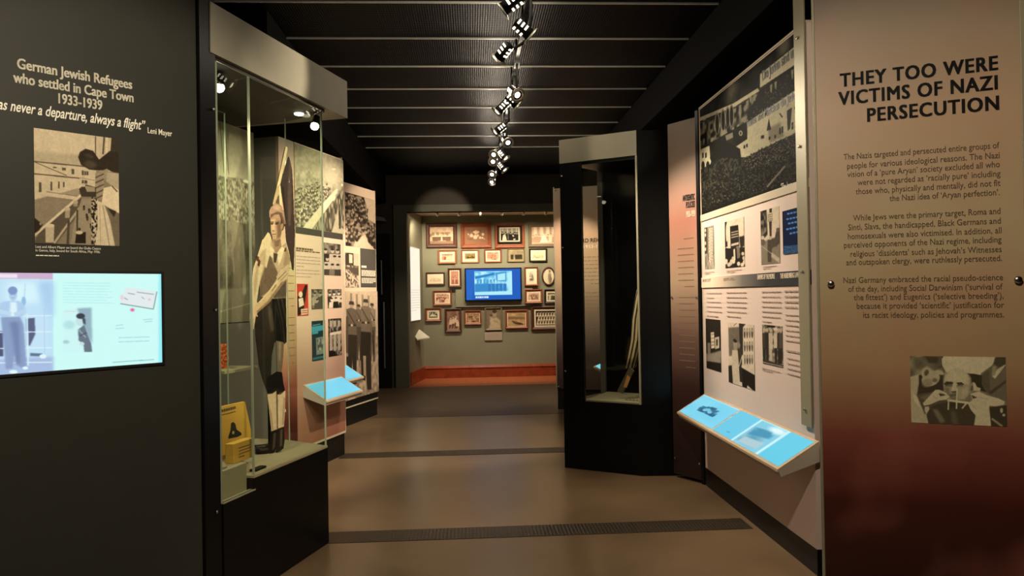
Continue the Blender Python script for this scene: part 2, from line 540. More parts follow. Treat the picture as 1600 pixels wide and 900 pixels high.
# ------------------------------------------------------------------ lettering
def text(name, s, parent, x, z, height, material, width=None, align='LEFT', bold=0.0, shear=0.0, y=-0.0022, spacing=1.0, track=1.0, label=None, tilt=0.0, thick=0.0012, fat=0.0):
    """lettering on the plane y of its panel; x, z = baseline anchor; height = line size; width squeezes it to fit"""
    c = bpy.data.curves.new(name, 'FONT')
    c.body = s; c.size = height; c.align_x = align; c.space_line = spacing; c.space_character = track
    c.shear = shear; c.offset = bold * height; c.extrude = thick / 2; c.resolution_u = 3
    o = bpy.data.objects.new(name, c)
    COL.objects.link(o)
    dg = bpy.context.evaluated_depsgraph_get()
    me = bpy.data.meshes.new_from_object(o.evaluated_get(dg))
    bpy.data.objects.remove(o, do_unlink=True); bpy.data.curves.remove(c)
    n = len(me.vertices)
    co = np.zeros(n * 3, np.float32); me.vertices.foreach_get('co', co); co = co.reshape(-1, 3)
    if width and n:
        span = co[:, 0].max() - co[:, 0].min()
        co[:, 0] *= width / span
    if fat > 0:
        b4 = bmesh.new(); me.vertices.foreach_set('co', co.ravel()); b4.from_mesh(me)
        g0 = b4.verts[:] + b4.edges[:] + b4.faces[:]
        for sx, sy in ((-fat, -fat * 0.5), (fat, -fat * 0.5), (-fat, fat * 0.5), (fat, fat * 0.5)):
            d4 = bmesh.ops.duplicate(b4, geom=g0)
            for v in d4['geom']:
                if isinstance(v, bmesh.types.BMVert): v.co.x += sx * height; v.co.y += sy * height
        b4.to_mesh(me); b4.free()
        n = len(me.vertices)
        co = np.zeros(n * 3, np.float32); me.vertices.foreach_get('co', co); co = co.reshape(-1, 3)
    ct, st = math.cos(tilt), math.sin(tilt)
    X, Z = co[:, 0].copy(), co[:, 1].copy()
    out = np.stack([x + X * ct - Z * st, y - co[:, 2], z + X * st + Z * ct], -1).astype(np.float32)
    me.vertices.foreach_set('co', out.ravel())
    me.update()
    me.name = name
    me.materials.clear()
    return link_mesh(name, me, material, parent, label)

def body_lines(name, parent, x0, x1, z_top, n, pitch, hgt, material, seed, y=-0.0018, slope=0.0, last=0.6, right=False):
    """lines of small print too fine to read: one thin dark run per word"""
    rs = random.Random(seed)
    bm = bmesh.new()
    for k in range(n):
        z = z_top - k * pitch
        end = x1 if k < n - 1 else x0 + (x1 - x0) * last
        x = x0
        words = []
        while x < end - 0.004:
            w = rs.uniform(0.025, 0.075) * (x1 - x0) / 0.4
            w = min(w, end - x)
            words.append((x, x + w)); x += w + 0.012 * (x1 - x0) / 0.4
        sh = (x1 - end) if right else 0
        for a, b in words:
            a += sh; b += sh
            add_box(bm, a, b, y, y + 0.001, z - hgt / 2, z + hgt / 2)
    return obj(name, bm, material, parent)

def add_bolt(parent, x, z, y=0.0, r=0.012, out=0.014, name='bolt'):
    bm = bmesh.new()
    add_lathe(bm, [(r * 0.7, 0), (r * 0.7, out * 0.5), (r, out * 0.5), (r, out * 0.85), (r * 0.6, out), (0.0006, out)], (x, y, z), (0, -1, 0), 16)
    return obj(name, bm, M['chrome'], parent)

# ------------------------------------------------------------------ frames of the standing planes
LP = Frame(-1.291, 3.62, 44.0)      # left text panel
RP = Frame(1.816, 3.75, -25.0)      # right text panel
LC = Frame(-0.925, 4.72, 72.3)      # glass case on the left
LB = Frame(-1.26, 7.339, 72.3)      # first picture wall on the left
LF = Frame(-1.247, 9.737, 72.3)     # second picture wall on the left
RW = Frame(1.84, 5.95, -90.0)       # picture wall on the right
RB = Frame(0.803, 6.525, -32.6)     # black tower case
AP = Frame(1.665, 6.085, -59.0)     # narrow title panel between tower and right wall
TR = Frame(1.12, 9.78, -24.0)       # far title panel
BW = Frame(0.0, 13.8, 0.0)          # back wall of the picture room
R2 = Frame(1.84, 9.25, -90.0)       # next bay of the right wall

def quad(fr, pts, depth=0.0):
    return [fr.at(px, py, depth) for px, py in pts]

def rectq(x0, x1, z0, z1):
    return [(x0, z1), (x1, z1), (x1, z0), (x0, z0)]

# ------------------------------------------------------------------ room shell
def floor_mat():
    mm = mat('polished_brown_concrete', rgb(118, 96, 70), 0.30, spec=0.7)
    nt = mm.node_tree; b = nt.nodes['Principled BSDF']
    tc = nt.nodes.new('ShaderNodeTexCoord')
    n1 = nt.nodes.new('ShaderNodeTexNoise'); n1.inputs['Scale'].default_value = 1.6; n1.inputs['Detail'].default_value = 7; n1.inputs['Roughness'].default_value = 0.65
    nt.links.new(tc.outputs['Object'], n1.inputs['Vector'])
    r = nt.nodes.new('ShaderNodeValToRGB')
    r.color_ramp.elements[0].position = 0.25; r.color_ramp.elements[0].color = rgb(104, 84, 61)
    r.color_ramp.elements[1].position = 0.75; r.color_ramp.elements[1].color = rgb(126, 103, 75)
    nt.links.new(n1.outputs['Fac'], r.inputs['Fac']); nt.links.new(r.outputs['Color'], b.inputs['Base Color'])
    r2 = nt.nodes.new('ShaderNodeMapRange'); r2.inputs['To Min'].default_value = 0.27; r2.inputs['To Max'].default_value = 0.33
    nt.links.new(n1.outputs['Fac'], r2.inputs['Value']); nt.links.new(r2.outputs[0], b.inputs['Roughness'])
    return mm

def grate_mat(name, col, scale):
    mm = mat(name, col, 0.38, metal=0.3)
    nt = mm.node_tree; b = nt.nodes['Principled BSDF']
    tc = nt.nodes.new('ShaderNodeTexCoord')
    v = nt.nodes.new('ShaderNodeTexVoronoi'); v.inputs['Scale'].default_value = scale; v.inputs['Randomness'].default_value = 0.15
    nt.links.new(tc.outputs['Object'], v.inputs['Vector'])
    bp = nt.nodes.new('ShaderNodeBump'); bp.inputs['Strength'].default_value = 0.8; bp.inputs['Distance'].default_value = 0.006
    nt.links.new(v.outputs['Distance'], bp.inputs['Height']); nt.links.new(bp.outputs['Normal'], b.inputs['Normal'])
    return mm

def ceiling_mat():
    mm = grate_mat('black_expanded_mesh', rgb(5, 5, 5), 55)
    b = mm.node_tree.nodes['Principled BSDF']; b.inputs['Metallic'].default_value = 0.0; b.inputs['Specular IOR Level'].default_value = 0.07; b.inputs['Roughness'].default_value = 0.45
    return mm

struct('floor', box(-4.6, 4.2, -2.6, 12.55, -0.1, 0.0), floor_mat())
FSHADE = mat('shaded_floor_brown', rgb(92, 74, 56), 0.45, noise=0.12, scale=4)
struct('floor_shade', box(-4.4, 3.9, 9.45, 12.5, 0.0, 0.003), FSHADE)  # thin slab: shade on the floor before the portal, put into its colour
GR = grate_mat('dark_floor_grating', rgb(64, 54, 42), 42)
for k, (y0, y1) in enumerate(((4.70, 4.92), (7.15, 7.38))):
    struct('trim_%d' % (k + 1), box(-1.0 if k == 0 else -1.3, 1.80, y0, y1, 0.0, 0.003), GR)
struct('ceiling', box(-4.6, 4.2, -2.6, 12.55, 3.60, 3.70), ceiling_mat())
BAT = mat('ceiling_rail_grey', rgb(236, 232, 220), 0.4, metal=0.2)
for k in range(11):
    y = 2.97 + 0.7225 * k
    bm = bmesh.new()
    add_box(bm, -3.2, 1.79, y - 0.006, y + 0.006, 3.588, 3.60)
    struct('trim_%d' % (k + 3), bm, BAT)
struct('wall_left', box(-4.7, -4.6, -2.6, 12.55, 0, 3.6), M['black_matte'])
struct('wall_right', box(4.2, 4.3, -2.6, 12.55, 0, 3.6), M['black_matte'])
struct('wall_front', box(-4.6, 4.2, -2.7, -2.6, 0, 3.6), M['black_matte'])
bm = bmesh.new()
add_box(bm, -4.6, -1.30, 12.55, 12.70, 0, 3.6)
add_box(bm, 2.10, 4.2, 12.55, 12.70, 0, 3.6)
add_box(bm, -1.30, 2.10, 12.55, 12.70, 2.97, 3.6)
struct('wall_portal', bm, mat('dark_brown_black_wall', rgb(60, 52, 42), 0.85, noise=0.05))
bm = bmesh.new()
add_box(bm, -1.30, -1.08, 12.50, 12.72, 0, 3.09, 0, 0.006)
add_box(bm, -1.08, 2.10, 12.50, 12.72, 2.97, 3.09, 0, 0.006)
struct('trim_14', bm, mat('portal_green_black', rgb(86, 84, 68), 0.7, noise=0.05))
# side returns and bulkheads that close the dark sides of the gallery
struct('ceiling_bulkhead_left', box(-4.6, -1.42, 5.3, 12.5, 3.12, 3.6), M['black_matte'])
struct('ceiling_bulkhead_right', box(1.80, 4.2, 0.5, 12.5, 3.25, 3.6), M['black_matte'])
# picture room beyond the portal
struct('floor_picture_room', box(-1.3, 2.2, 12.55, 13.9, -0.1, 0.004), mat('red_oak_boards', rgb(168, 96, 58), 0.3, noise=0.22, scale=12))
struct('wall_picture_room_back', box(-1.3, 2.3, 13.80, 13.9, 0, 3.6), M['green_wall'])
bm = bmesh.new()
add_prism(bm, [(-1.08, 12.70, 0), (-0.905, 13.80, 0), (-1.3, 13.80, 0), (-1.3, 12.70, 0)], (0, 0, 3.05))
struct('wall_picture_room_left', bm, M['green_wall'])
struct('wall_picture_room_right', box(2.2, 2.3, 12.70, 13.8, 0, 3.6), M['green_wall'])
struct('ceiling_picture_room', box(-1.3, 2.3, 12.70, 13.9, 3.035, 3.15), mat('cream_ceiling', rgb(206, 192, 160), 0.7))
bm = bmesh.new()
add_box(bm, -0.93, 2.2, 13.775, 13.80, 0.004, 0.19)
add_prism(bm, [(-0.93, 13.765, 0.19), (-0.93, 13.80, 0.19), (-0.93, 13.80, 0.235), (-0.93, 13.785, 0.235)], (3.13, 0, 0))
struct('baseboard_back', bm, M['red_wood'])
bm = bmesh.new()
add_prism(bm, [(-1.055, 12.73, 0.004), (-0.88, 13.79, 0.004), (-0.905, 13.79, 0.004), (-1.08, 12.73, 0.004)], (0, 0, 0.225))
struct('baseboard_left', bm, M['red_wood'])
# dark doorway left of the portal
dz = Frame(-1.36, 12.44, 0)
door = struct('door_1', box(-2.3, -1.36, 12.46, 12.54, 0.0, 2.6), mat('black_glass_door', rgb(20, 20, 19), 0.25))
bm = bmesh.new()
add_tube(bm, (-1.47, 12.41, 0.35), (-1.47, 12.41, 1.45), 0.014)
for z in (0.4, 1.4): add_tube(bm, (-1.47, 12.41, z), (-1.47, 12.46, z), 0.009, 8)
obj('pull_bar', bm, mat('dull_steel', rgb(150, 155, 155), 0.35, metal=0.8), door)
bm = bmesh.new()
add_tube(bm, (-1.50, 12.41, 1.58), (-1.50, 12.41, 2.15), 0.012)
for z in (1.62, 2.1): add_tube(bm, (-1.50, 12.41, z), (-1.50, 12.46, z), 0.009, 8)
obj('pull_bar', bm, bpy.data.materials['dull_steel'], door)
bm = bmesh.new()
add_prism(bm, [(-1.62, 12.46, 2.90), (-1.44, 12.46, 2.86), (-1.40, 12.46, 2.80), (-1.62, 12.46, 2.82)], (0, -0.12, 0))
o = tag(obj('wall_fitting', bm, mat('grey_fitting', rgb(120, 118, 110), 0.5)), 'small grey wedge shaped fitting high on the dark wall left of the portal', 'fitting')

# ------------------------------------------------------------------ left text panel
lp = thing('text_panel', 'dark olive text panel on the left with cream heading and lit screen', 'text panel', LP)
obj('board', box(-2.1, 0.0, 0.0, 0.05, 0.0, 3.55), M['grey_lacquer'], lp)
def lp_line(s, pxs, pxe, height, name='heading', bold=0.02, shear=0.0, mat_=None, width=None, fat=0.0):
    x0, z0 = LP.at(*pxs); x1, z1 = LP.at(*pxe)
    return text(name, s, lp, x0, (z0 + z1) / 2, height, mat_ or M['cream_text'], width=x1 - x0, bold=bold, shear=shear, fat=fat)
lp_line('German Jewish Refugees', (26, 106.5), (205, 139), 0.060, bold=0.0, fat=0.022)
lp_line('who settled in Cape Town', (21, 127), (208, 161), 0.060, bold=0.0, fat=0.022)
lp_line('1933-1939', (88, 160), (156, 172), 0.060, bold=0.0, fat=0.022)
xq, zq = LP.at(225, 205); xl, zl = LP.at(0, 175)
text('quotation', '\u201cIt was never a departure, always a flight\u201d', lp, xq, (zq + zl) / 2 + 0.008, 0.062, M['cream_text'], width=(xq - xl) * 1.15, align='RIGHT', bold=0.014, shear=0.28)
lp_line('Leni Mayer', (230, 208), (268, 213), 0.038, 'attribution', bold=0.004)
x0, z0 = LP.at(55, 388); x1, z1 = LP.at(157, 393)
text('caption', 'Leni and Albert Mayer on board the Giulio Cesare\nin Genoa, Italy, bound for South Africa, May 1936.', lp, x0, z0 + 0.002, 0.0155, M['cream_text'], width=x1 - x0, spacing=0.95)
x0, z0 = LP.at(56, 399); x1, z1 = LP.at(92, 400)
body_lines('credit_line', lp, x0, x1, z0, 1, 0.01, 0.004, M['cream_text'], 5, last=1.0)

# black fin at the end of the text panel
fin = Frame(-1.287, 3.60, 70.0)
t = thing('end_post', 'black lacquered end post beside the left text panel with chrome bolts', 'post', fin)
obj('post_board', box(0.0, 0.115, 0.0, 0.06, 0.0, 3.55, 0.003), M['case_black'], t)
for px, py in ((331, 171), (335, 484), (337, 800)):
    x, z = fin.at(px, py); add_bolt(t, min(max(x, 0.05), 0.085), z, 0.0, 0.008, 0.012)

# ------------------------------------------------------------------ right text panel
RPSTOPS = [(0.0, rgb(58, 26, 20)), (0.14, rgb(80, 36, 28)), (0.25, rgb(142, 74, 58)), (0.38, rgb(186, 150, 108)), (0.58, rgb(202, 180, 136)), (0.80, rgb(202, 168, 134)), (0.9, rgb(176, 152, 124)), (1.0, rgb(138, 122, 104))]
M['grad'] = ramp_mat('tan_to_maroon_print', RPSTOPS, 'Z', 0.1, 3.1, 0.42, 0.32, rgb(206, 130, 108))
rp = thing('text_panel', 'tan and maroon text panel on the right headed THEY TOO WERE VICTIMS', 'text panel', RP)
obj('board', box(0.0, 0.905, 0.0, 0.022, 0.0, 3.24), M['grad'], rp)
bm = bmesh.new(); add_box(bm, -0.014, 0.0, 0.0, 0.06, 0.0, 3.24, 0, 0.003)
obj('edge_trim', bm, M['aluminium'], rp, 'pale metal edge strip')
obj('edge_trim', box(0.905, 0.93, 0.0, 0.06, 0.0, 3.24, 0.003), M['aluminium'], rp, 'pale metal edge strip')
def rp_line(s, pxs, pxe, height, name, bold, mat_):
    x0, z0 = RP.at(*pxs); x1, z1 = RP.at(*pxe)
    return text(name, s, rp, x0, (z0 + z1) / 2, height, mat_, width=x1 - x0, bold=bold, track=1.12 if name == 'heading' else 1.0, fat=0.032 if name == 'heading' else 0.0)
rp_line('THEY TOO WERE', (1313, 136), (1558, 109), 0.098, 'heading', 0.0, M['black_text'])
rp_line('VICTIMS OF NAZI', (1311, 164), (1558, 140), 0.098, 'heading', 0.0, M['black_text'])
rp_line('PERSECUTION', (1354, 190), (1558, 172), 0.098, 'heading', 0.0, M['black_text'])
RPTXT = [
    ('The Nazis targeted and persecuted entire groups of', 1318, 250, 1561, 231),
    ('people for various ideological reasons. The Nazi', 1323, 264, 1561, 247),
    ('vision of a \u2018pure Aryan\u2019 society excluded all who', 1324, 277, 1562, 261),
    ('were not regarded as \u2018racially pure\u2019 including', 1340, 289, 1563, 276),
    ('those who, physically and mentally, did not fit', 1337, 303, 1563, 291),
    ('the Nazi idea of \u2018Aryan perfection\u2019.', 1390, 314, 1562, 305),
    ('While Jews were the primary target, Roma and', 1333, 345, 1563, 334),
    ('Sinti, Slavs, the handicapped, Black Germans and', 1325, 359, 1563, 350),
    ('homosexuals were also victimised. In addition, all', 1324, 373, 1564, 365),
    ('perceived opponents of the Nazi regime, including', 1318, 387, 1564, 379),
    ('religious \u2018dissidents\u2019 such as Jehovah\u2019s Witnesses', 1328, 401, 1564, 394),
    ('and outspoken clergy, were ruthlessly persecuted.', 1322, 414, 1565, 408),
    ('Nazi Germany embraced the racial pseudo-science', 1317, 442, 1566, 438),
    ('of the day, including Social Darwinism (\u2018survival of', 1325, 456, 1566, 452),
    ('the fittest\u2019) and Eugenics (\u2018selective breeding\u2019),', 1334, 469, 1568, 466),
    ('because it provided \u2018scientific\u2019 justification for', 1338, 483, 1568, 480),
    ('its racist ideology, policies and programmes.', 1348, 497, 1568, 495),
]
for s, a, b, c, d in RPTXT:
    rp_line(s, (a, b), (c, d), 0.043, 'body_text', 0.002, M['brown_text'])
for px, py in ((1298, 443), (1589, 437)):
    x, z = RP.at(px, py); add_bolt(rp, x, z, 0.0, 0.017, 0.03)

# ------------------------------------------------------------------ glass case on the left
lc = thing('display_case', 'tall glass display case on black plinth at left holding flag bearer cutout', 'display case', LC)
bm = bmesh.new()
add_prism(bm, [(-0.787, 0, 0), (0, 0, 0), (0.13, 0.37, 0), (0.13, 0.60, 0), (-0.787, 0.60, 0)], (0, 0, 0.600))
add_box(bm, -1.045, -0.787, 0.0, 0.90, 0, 0.535)
obj('plinth', bm, M['case_black'], lc, 'black plinth')
bm = bmesh.new()
add_prism(bm, [(-0.787, 0.0, 0.600), (0, 0.0, 0.600), (0.13, 0.37, 0.600), (0.13, 0.60, 0.600), (-0.787, 0.60, 0.600)], (0, 0, 0.012))
obj('plinth_top', bm, M['plinth_grey'], lc, 'grey green plinth top')
obj('riser', box(-1.045, -0.800, 0.035, 0.34, 0.535, 0.685, 0.003), M['plinth_grey'], lc, 'grey green raised block')
bm = bmesh.new(); add_box(bm, -1.045, -0.775, -0.002, 0.03, 0.535, 0.542)
obj('glass_rail', bm, M['aluminium'], lc)
bm = bmesh.new(); add_box(bm, -1.10, 0.33, -0.005, 1.3, 2.76, 3.01)
obj('header', bm, M['header'], lc, 'taupe header box')
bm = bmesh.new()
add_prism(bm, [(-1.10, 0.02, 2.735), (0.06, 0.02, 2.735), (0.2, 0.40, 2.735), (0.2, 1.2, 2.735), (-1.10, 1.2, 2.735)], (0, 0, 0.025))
obj('soffit', bm, mat('soffit_shade', rgb(58, 54, 46), 0.6), lc, 'underside of the header with its shade in the colour')  # unlit underside: its shade is put into this darker colour
def pane(parent, p, q, z0, z1, th=0.010, name='glass_pane'):
    """upright sheet of glass between two plan points, its rims greenish"""
    p, q = Vector((p[0], p[1], 0)), Vector((q[0], q[1], 0))
    d = (q - p).normalized(); n = Vector((-d.y, d.x, 0)) * th
    bm = bmesh.new()
    fs = add_prism(bm, [p + Vector((0, 0, z0)), q + Vector((0, 0, z0)), q + n + Vector((0, 0, z0)), p + n + Vector((0, 0, z0))], (0, 0, z1 - z0))
    for f in fs:
        f.normal_update()
        if abs(f.normal.dot(n.normalized())) < 0.5: f.material_index = 1
    return obj(name, bm, [M['glass'], M['glass_edge']], parent)
pane(lc, (-1.045, 0.004), (-0.782, 0.004), 0.542, 2.735)
pane(lc, (-0.770, 0.006), (0.0, 0.006), 0.612, 2.735)
pane(lc, (0.002, 0.012), (0.115, 0.335), 0.612, 2.735)
xg, zg = LC.at(353.5, 300, 0.33)
pane(lc, (xg - 0.15, 0.33), (xg, 0.33), 0.685, 2.62)
obj('back_lining', box(-1.30, -0.80, 0.90, 0.93, 0.0, 2.735), M['case_back'], lc, 'dark green back lining')
xs0, zs0 = LC.at(345, 577, 0.6); xs1, zs1 = LC.at(381, 576, 0.6)
obj('shelf', box(xs0 - 0.1, xs1, 0.5, 0.9, zs0 - 0.02, zs0, 0.002), M['plinth_grey'], lc, 'narrow grey shelf')

def small_lamp(px, py, depth, label, tx, ty, tz, watts):
    x, z = LC.at(px, py, depth)
    p = LC.w(x, depth, z)
    t = thing('spotlight', label, 'lamp', None, p, 0.0)
    aim = (Vector((tx, ty, tz)) - p).normalized()
    bm = bmesh.new(); add_tube(bm, (0, 0, 0.02), (0, 0, 2.735 - z), 0.006, 8)
    obj('stem', bm, M['lamp_body'], t)
    bm = bmesh.new(); add_lathe(bm, [(0.012, -0.05), (0.022, -0.045), (0.024, 0.0), (0.021, 0.003)], (0, 0, 0), aim, 18)
    obj('housing', bm, M['lamp_body'], t)
    bm = bmesh.new(); add_lathe(bm, [(0.014, 0.0), (0.024, 0.010), (0.027, 0.024), (0.022, 0.038), (0.012, 0.046), (0.001, 0.049)], (0, 0, 0), aim, 18)
    obj('bulb', bm, M['bulb'], t)
    spot(p + aim * 0.06, (tx, ty, tz), watts * 3, 120, 0.8, (1.0, 0.86, 0.64), 0.015)
    bm = bmesh.new()
    q = LC.w(x - 0.03, depth + 0.10, 2.735) - p
    add_lathe(bm, [(0.030, 0), (0.030, -0.006), (0.022, -0.010), (0.001, -0.011)], q, (0, 0, 1), 20)
    obj('ring_glint', bm, M['bulb'], t, 'recessed ring whose bright reflection is made to glow')  # emission stands in for the bright reflection on the ring trim
small_lamp(343, 130, 0.12, 'small lit spotlight under the left case header at the near end', -1.55, 4.35, 1.2, 15)
small_lamp(493, 192, 0.08, 'small lit spotlight under the left case header at the far corner', -1.28, 4.72, 1.5, 13)

# ------------------------------------------------------------------ picture walls on the left
def wall_block(fr, x0, label, ztop, zbot):
    t = thing('exhibition_wall', label, 'exhibition wall', fr)
    obj('core', box(x0, 0.0, 0.03, 1.2, zbot, ztop), mat('grey_green_core', rgb(120, 116, 98), 0.8, noise=0.04), t, 'grey green wall core')
    obj('kick_base', box(x0 + 0.01, -0.004, 0.012, 1.2, 0.0, zbot - 0.02), M['black'], t, 'black kick base')
    return t
lb = wall_block(LB, -1.12, 'exhibition wall just beyond the glass case with parade crowd photo on top', 2.91, 0.235)
obj('base_line', box(-1.10, 0.0, -0.004, 0.03, 0.217, 0.235), M['panel_edge'], lb, 'cream line above the base')
LBG = ramp_mat('peach_to_brown_print', [(0.0, rgb(150, 92, 72)), (0.35, rgb(196, 150, 124)), (0.6, rgb(226, 192, 164)), (1.0, rgb(228, 200, 172))], 'Z', 0.2, 2.2, 0.5)
obj('printed_board', box(-0.875, 0.0, 0.0, 0.03, 0.235, 2.91), LBG, lb, 'peach printed board')
bm = bmesh.new(); add_box(bm, 0.0, 0.006, -0.002, 0.05, 0.235, 2.93)
obj('edge_strip', bm, M['panel_edge'], lb)
x0, z0 = LB.at(461, 355); x1, z1 = LB.at(537, 375)
obj('dark_strip', box(-0.87, -0.004, -0.003, 0.0, (LB.at(461, 364)[1] + LB.at(537, 375)[1]) / 2, (z0 + LB.at(536, 365)[1]) / 2), mat('dark_grey_strip', rgb(70, 64, 56), 0.5), lb)
tl = thing('title_panel', 'narrow tan title panel behind the flag bearer cutout beside parade photo wall', 'title panel', LB)
obj('board', box(-1.12, -0.885, 0.0, 0.028, 0.235, 2.91), M['grad'], tl)
body_lines('body_text', tl, -1.0, -0.91, 2.0, 9, 0.065, 0.006, M['faint_text'], 3, right=True)
body_lines('body_text', tl, -1.0, -0.91, 1.38, 7, 0.065, 0.006, M['faint_text'], 4, right=True)

lf = wall_block(LF, -0.92, 'exhibition wall farthest along on the left with marching soldiers photo', 2.93, 0.235)
obj('base_line', box(-0.92, 0.0, -0.004, 0.03, 0.215, 0.230), M['panel_edge'], lf, 'cream line above the base')
obj('upper_base', box(-0.92, -0.002, 0.004, 0.03, 0.230, 0.305), M['black'], lf, 'black strip under the board')
obj('printed_board', box(-0.92, 0.0, 0.0, 0.03, 0.305, 2.93), mat('beige_print', rgb(222, 192, 162), 0.5, noise=0.03, scale=2), lf, 'beige printed board')
obj('edge_strip', box(0.0, 0.006, -0.002, 0.05, 0.305, 2.94), M['panel_edge'], lf)

# ------------------------------------------------------------------ picture wall on the right
X0, X1 = 0.18, 2.06
rw = thing('exhibition_wall', 'exhibition wall on the right with huge rally banner photograph on top', 'exhibition wall', RW)
obj('kick_base', box(X0 - 0.05, X1, 0.0, 0.06, 0.0, 0.143), M['black'], rw, 'black kick base')
seam = RW.at(1183, 440)[0]
obj('printed_board', box(X0, seam - 0.001, 0.0, 0.03, 0.143, 3.0), M['panel_pink'], rw, 'pale pink printed board')
obj('printed_board', box(seam + 0.001, X1, -0.0006, 0.03, 0.143, 3.0), M['panel_pink'], rw, 'pale pink printed board')
obj('core', box(X0 - 0.01, X1, 0.03, 0.12, 0.143, 3.0), M['black_matte'], rw, 'black wall core')
obj('edge_strip', box(X0 - 0.008, X0, -0.004, 0.03, 0.143, 3.01), M['panel_edge'], rw)
obj('edge_strip', box(X0 - 0.008, X1, -0.006, 0.03, 3.0, 3.012), M['panel_edge'], rw)
zl0 = RW.at(1097.5, 346)[1]; zl1 = RW.at(1261, 294)[1]
ZB = (zl0 + zl1) / 2
obj('cream_ledge', box(X0, X1, -0.010, 0.0, ZB, ZB + 0.05, 0.002), M['panel_edge'], rw)
zs1_ = RW.at(1180, 427)[1]; zs0_ = RW.at(1180, 445)[1]
strip_m = ramp_mat('cream_to_slate_strip', [(0.0, rgb(238, 220, 190)), (0.25, rgb(220, 200, 172)), (0.52, rgb(120, 112, 104)), (0.75, rgb(48, 50, 52)), (1.0, rgb(40, 43, 46))], 'X', 0.25, 1.95, 0.5)
ZT0, ZT1 = 1.575, 1.655
obj('title_strip', box(X0, X1, -0.011, 0.0, ZT0, ZT1), strip_m, rw, 'cream to slate title strip')
post = thing('end_post', 'champagne metal post at the near end of right exhibition wall', 'post', RW)
obj('post_face', box(1.945, 2.07, -0.022, -0.012, 0.80, 3.25, 0.002), M['aluminium'], post)
for py in (50, 225, 424, 640):
    x, z = RW.at(1265, py); add_bolt(post, 2.0, z, -0.022, 0.009, 0.010)

# narrow title panel in the corner by the tower
ap = thing('title_panel', 'narrow peach ANTISEMITIC POLICIES title panel between black tower and rally wall', 'title panel', AP)
APW = 0.30
obj('board', box(0.0, APW, 0.0, 0.02, 0.03, 2.95), ramp_mat('peach_title_print', [(0.0, rgb(40, 24, 20)), (0.22, rgb(62, 38, 32)), (0.36, rgb(112, 84, 70)), (0.52, rgb(184, 154, 126)), (0.68, rgb(186, 126, 104)), (0.84, rgb(172, 146, 126)), (1.0, rgb(144, 132, 116))], 'Z', 0.2, 3.1, 0.5), ap)
obj('side_trim', box(APW, APW + 0.03, -0.002, 0.05, 0.0, 3.0), M['case_black'], ap, 'black side strip')
def ap_line(s, a, b, h, m_, name='heading', bold=0.03):
    x0, z0 = AP.at(*a); x1, z1 = AP.at(*b)
    text(name, s, ap, x0, (z0 + z1) / 2, h, m_, width=x1 - x0, bold=bold)
ap_line('ANTISEMITIC', (1067, 317), (1086, 309), 0.068, M['black_text'])
ap_line('POLICIES', (1072, 327), (1086, 321), 0.068, M['black_text'])
ap_line('1933-1939', (1072, 341), (1086, 336), 0.068, M['pale_text'])
for z0, n, sd in ((1.98, 1, 11), (1.90, 7, 12), (1.50, 12, 13)):
    body_lines('body_text', ap, 0.09, 0.26, z0, n, 0.052, 0.007, M['faint_text'], sd, right=True)
for x in (0.02, 0.285):
    add_bolt(ap, x, 1.50, 0.0, 0.009, 0.012)
    add_bolt(ap, x, 0.16, 0.0, 0.009, 0.012)

# ------------------------------------------------------------------ black tower case
TP2 = (RB.X.dot(Vector((1.853, 6.104, 0)) - RB.o), RB.Y.dot(Vector((1.853, 6.104, 0)) - RB.o))
tw = thing('tower_case', 'black tower display case with striped garment behind its glass', 'display case', RB)
foot = [(0, 0), (0.719, 0), TP2, (TP2[0] + 0.1, 0.62), (0.15, 0.62)]
bm = bmesh.new(); add_prism(bm, [(x, y, 0) for x, y in foot], (0, 0, 0.60))
obj('plinth', bm, M['case_black'], tw)
bm = bmesh.new(); add_prism(bm, [(x, y, 2.705) for x, y in foot], (0, 0, 0.21))
obj('top_box', bm, M['case_black'], tw)
obj('header', box(0.0, 0.722, -0.006, 0.0, 2.705, 2.915), M['header'], tw, 'taupe header board')
bm = bmesh.new(); add_prism(bm, [(0, 0, 0.6), (0.205, 0, 0.6), (0.205, 0.03, 0.6), (0.06, 0.10, 0.6), (0.03, 0.10, 0.6)], (0, 0, 2.105))
obj('corner_post', bm, M['case_black'], tw)
bm = bmesh.new(); add_prism(bm, [(0.728, 0.004, 0.6), TP2 + (0.6,), (TP2[0] - 0.02, TP2[1] + 0.05, 0.6), (0.722, 0.05, 0.6)], (0, 0, 2.105))
obj('side_wall', bm, M['case_black'], tw)
bm = bmesh.new(); add_box(bm, 0.706, 0.722, -0.002, 0.02, 0.6, 2.705)
obj('corner_trim', bm, M['aluminium'], tw, 'thin pale metal corner trim')
pane(tw, (0.205, 0.004), (0.706, 0.004), 0.62, 2.70, 0.008)
xr0 = RB.at(938.5, 450, 0.60)[0]
obj('rear_wall', box(xr0, TP2[0] + 0.08, 0.59, 0.62, 0.60, 2.705), M['case_black'], tw)
obj('rear_frame', box(xr0, xr0 + 0.05, 0.56, 0.59, 0.60, 2.705), mat('dark_grey_frame', rgb(92, 86, 76), 0.5), tw)
pane(tw, (0.16, 0.60), (xr0, 0.60), 0.62, 2.70, 0.008)
bm = bmesh.new(); add_prism(bm, [(0.205, 0.02, 0.60), (0.70, 0.02, 0.60), (TP2[0] - 0.06, 0.35, 0.60), (TP2[0] - 0.06, 0.58, 0.60), (0.18, 0.58, 0.60)], (0, 0, 0.012))
obj('case_floor', bm, M['plinth_grey'], tw, 'grey case floor')
obj('case_ceiling', box(0.18, 0.70, 0.03, 0.58, 2.68, 2.704), M['black'], tw)
for px, py in ((877, 275), (879, 387), (884, 580)):
    x, z = RB.at(px, py); add_bolt(tw, max(x, 0.02), z, 0.0, 0.008, 0.010)

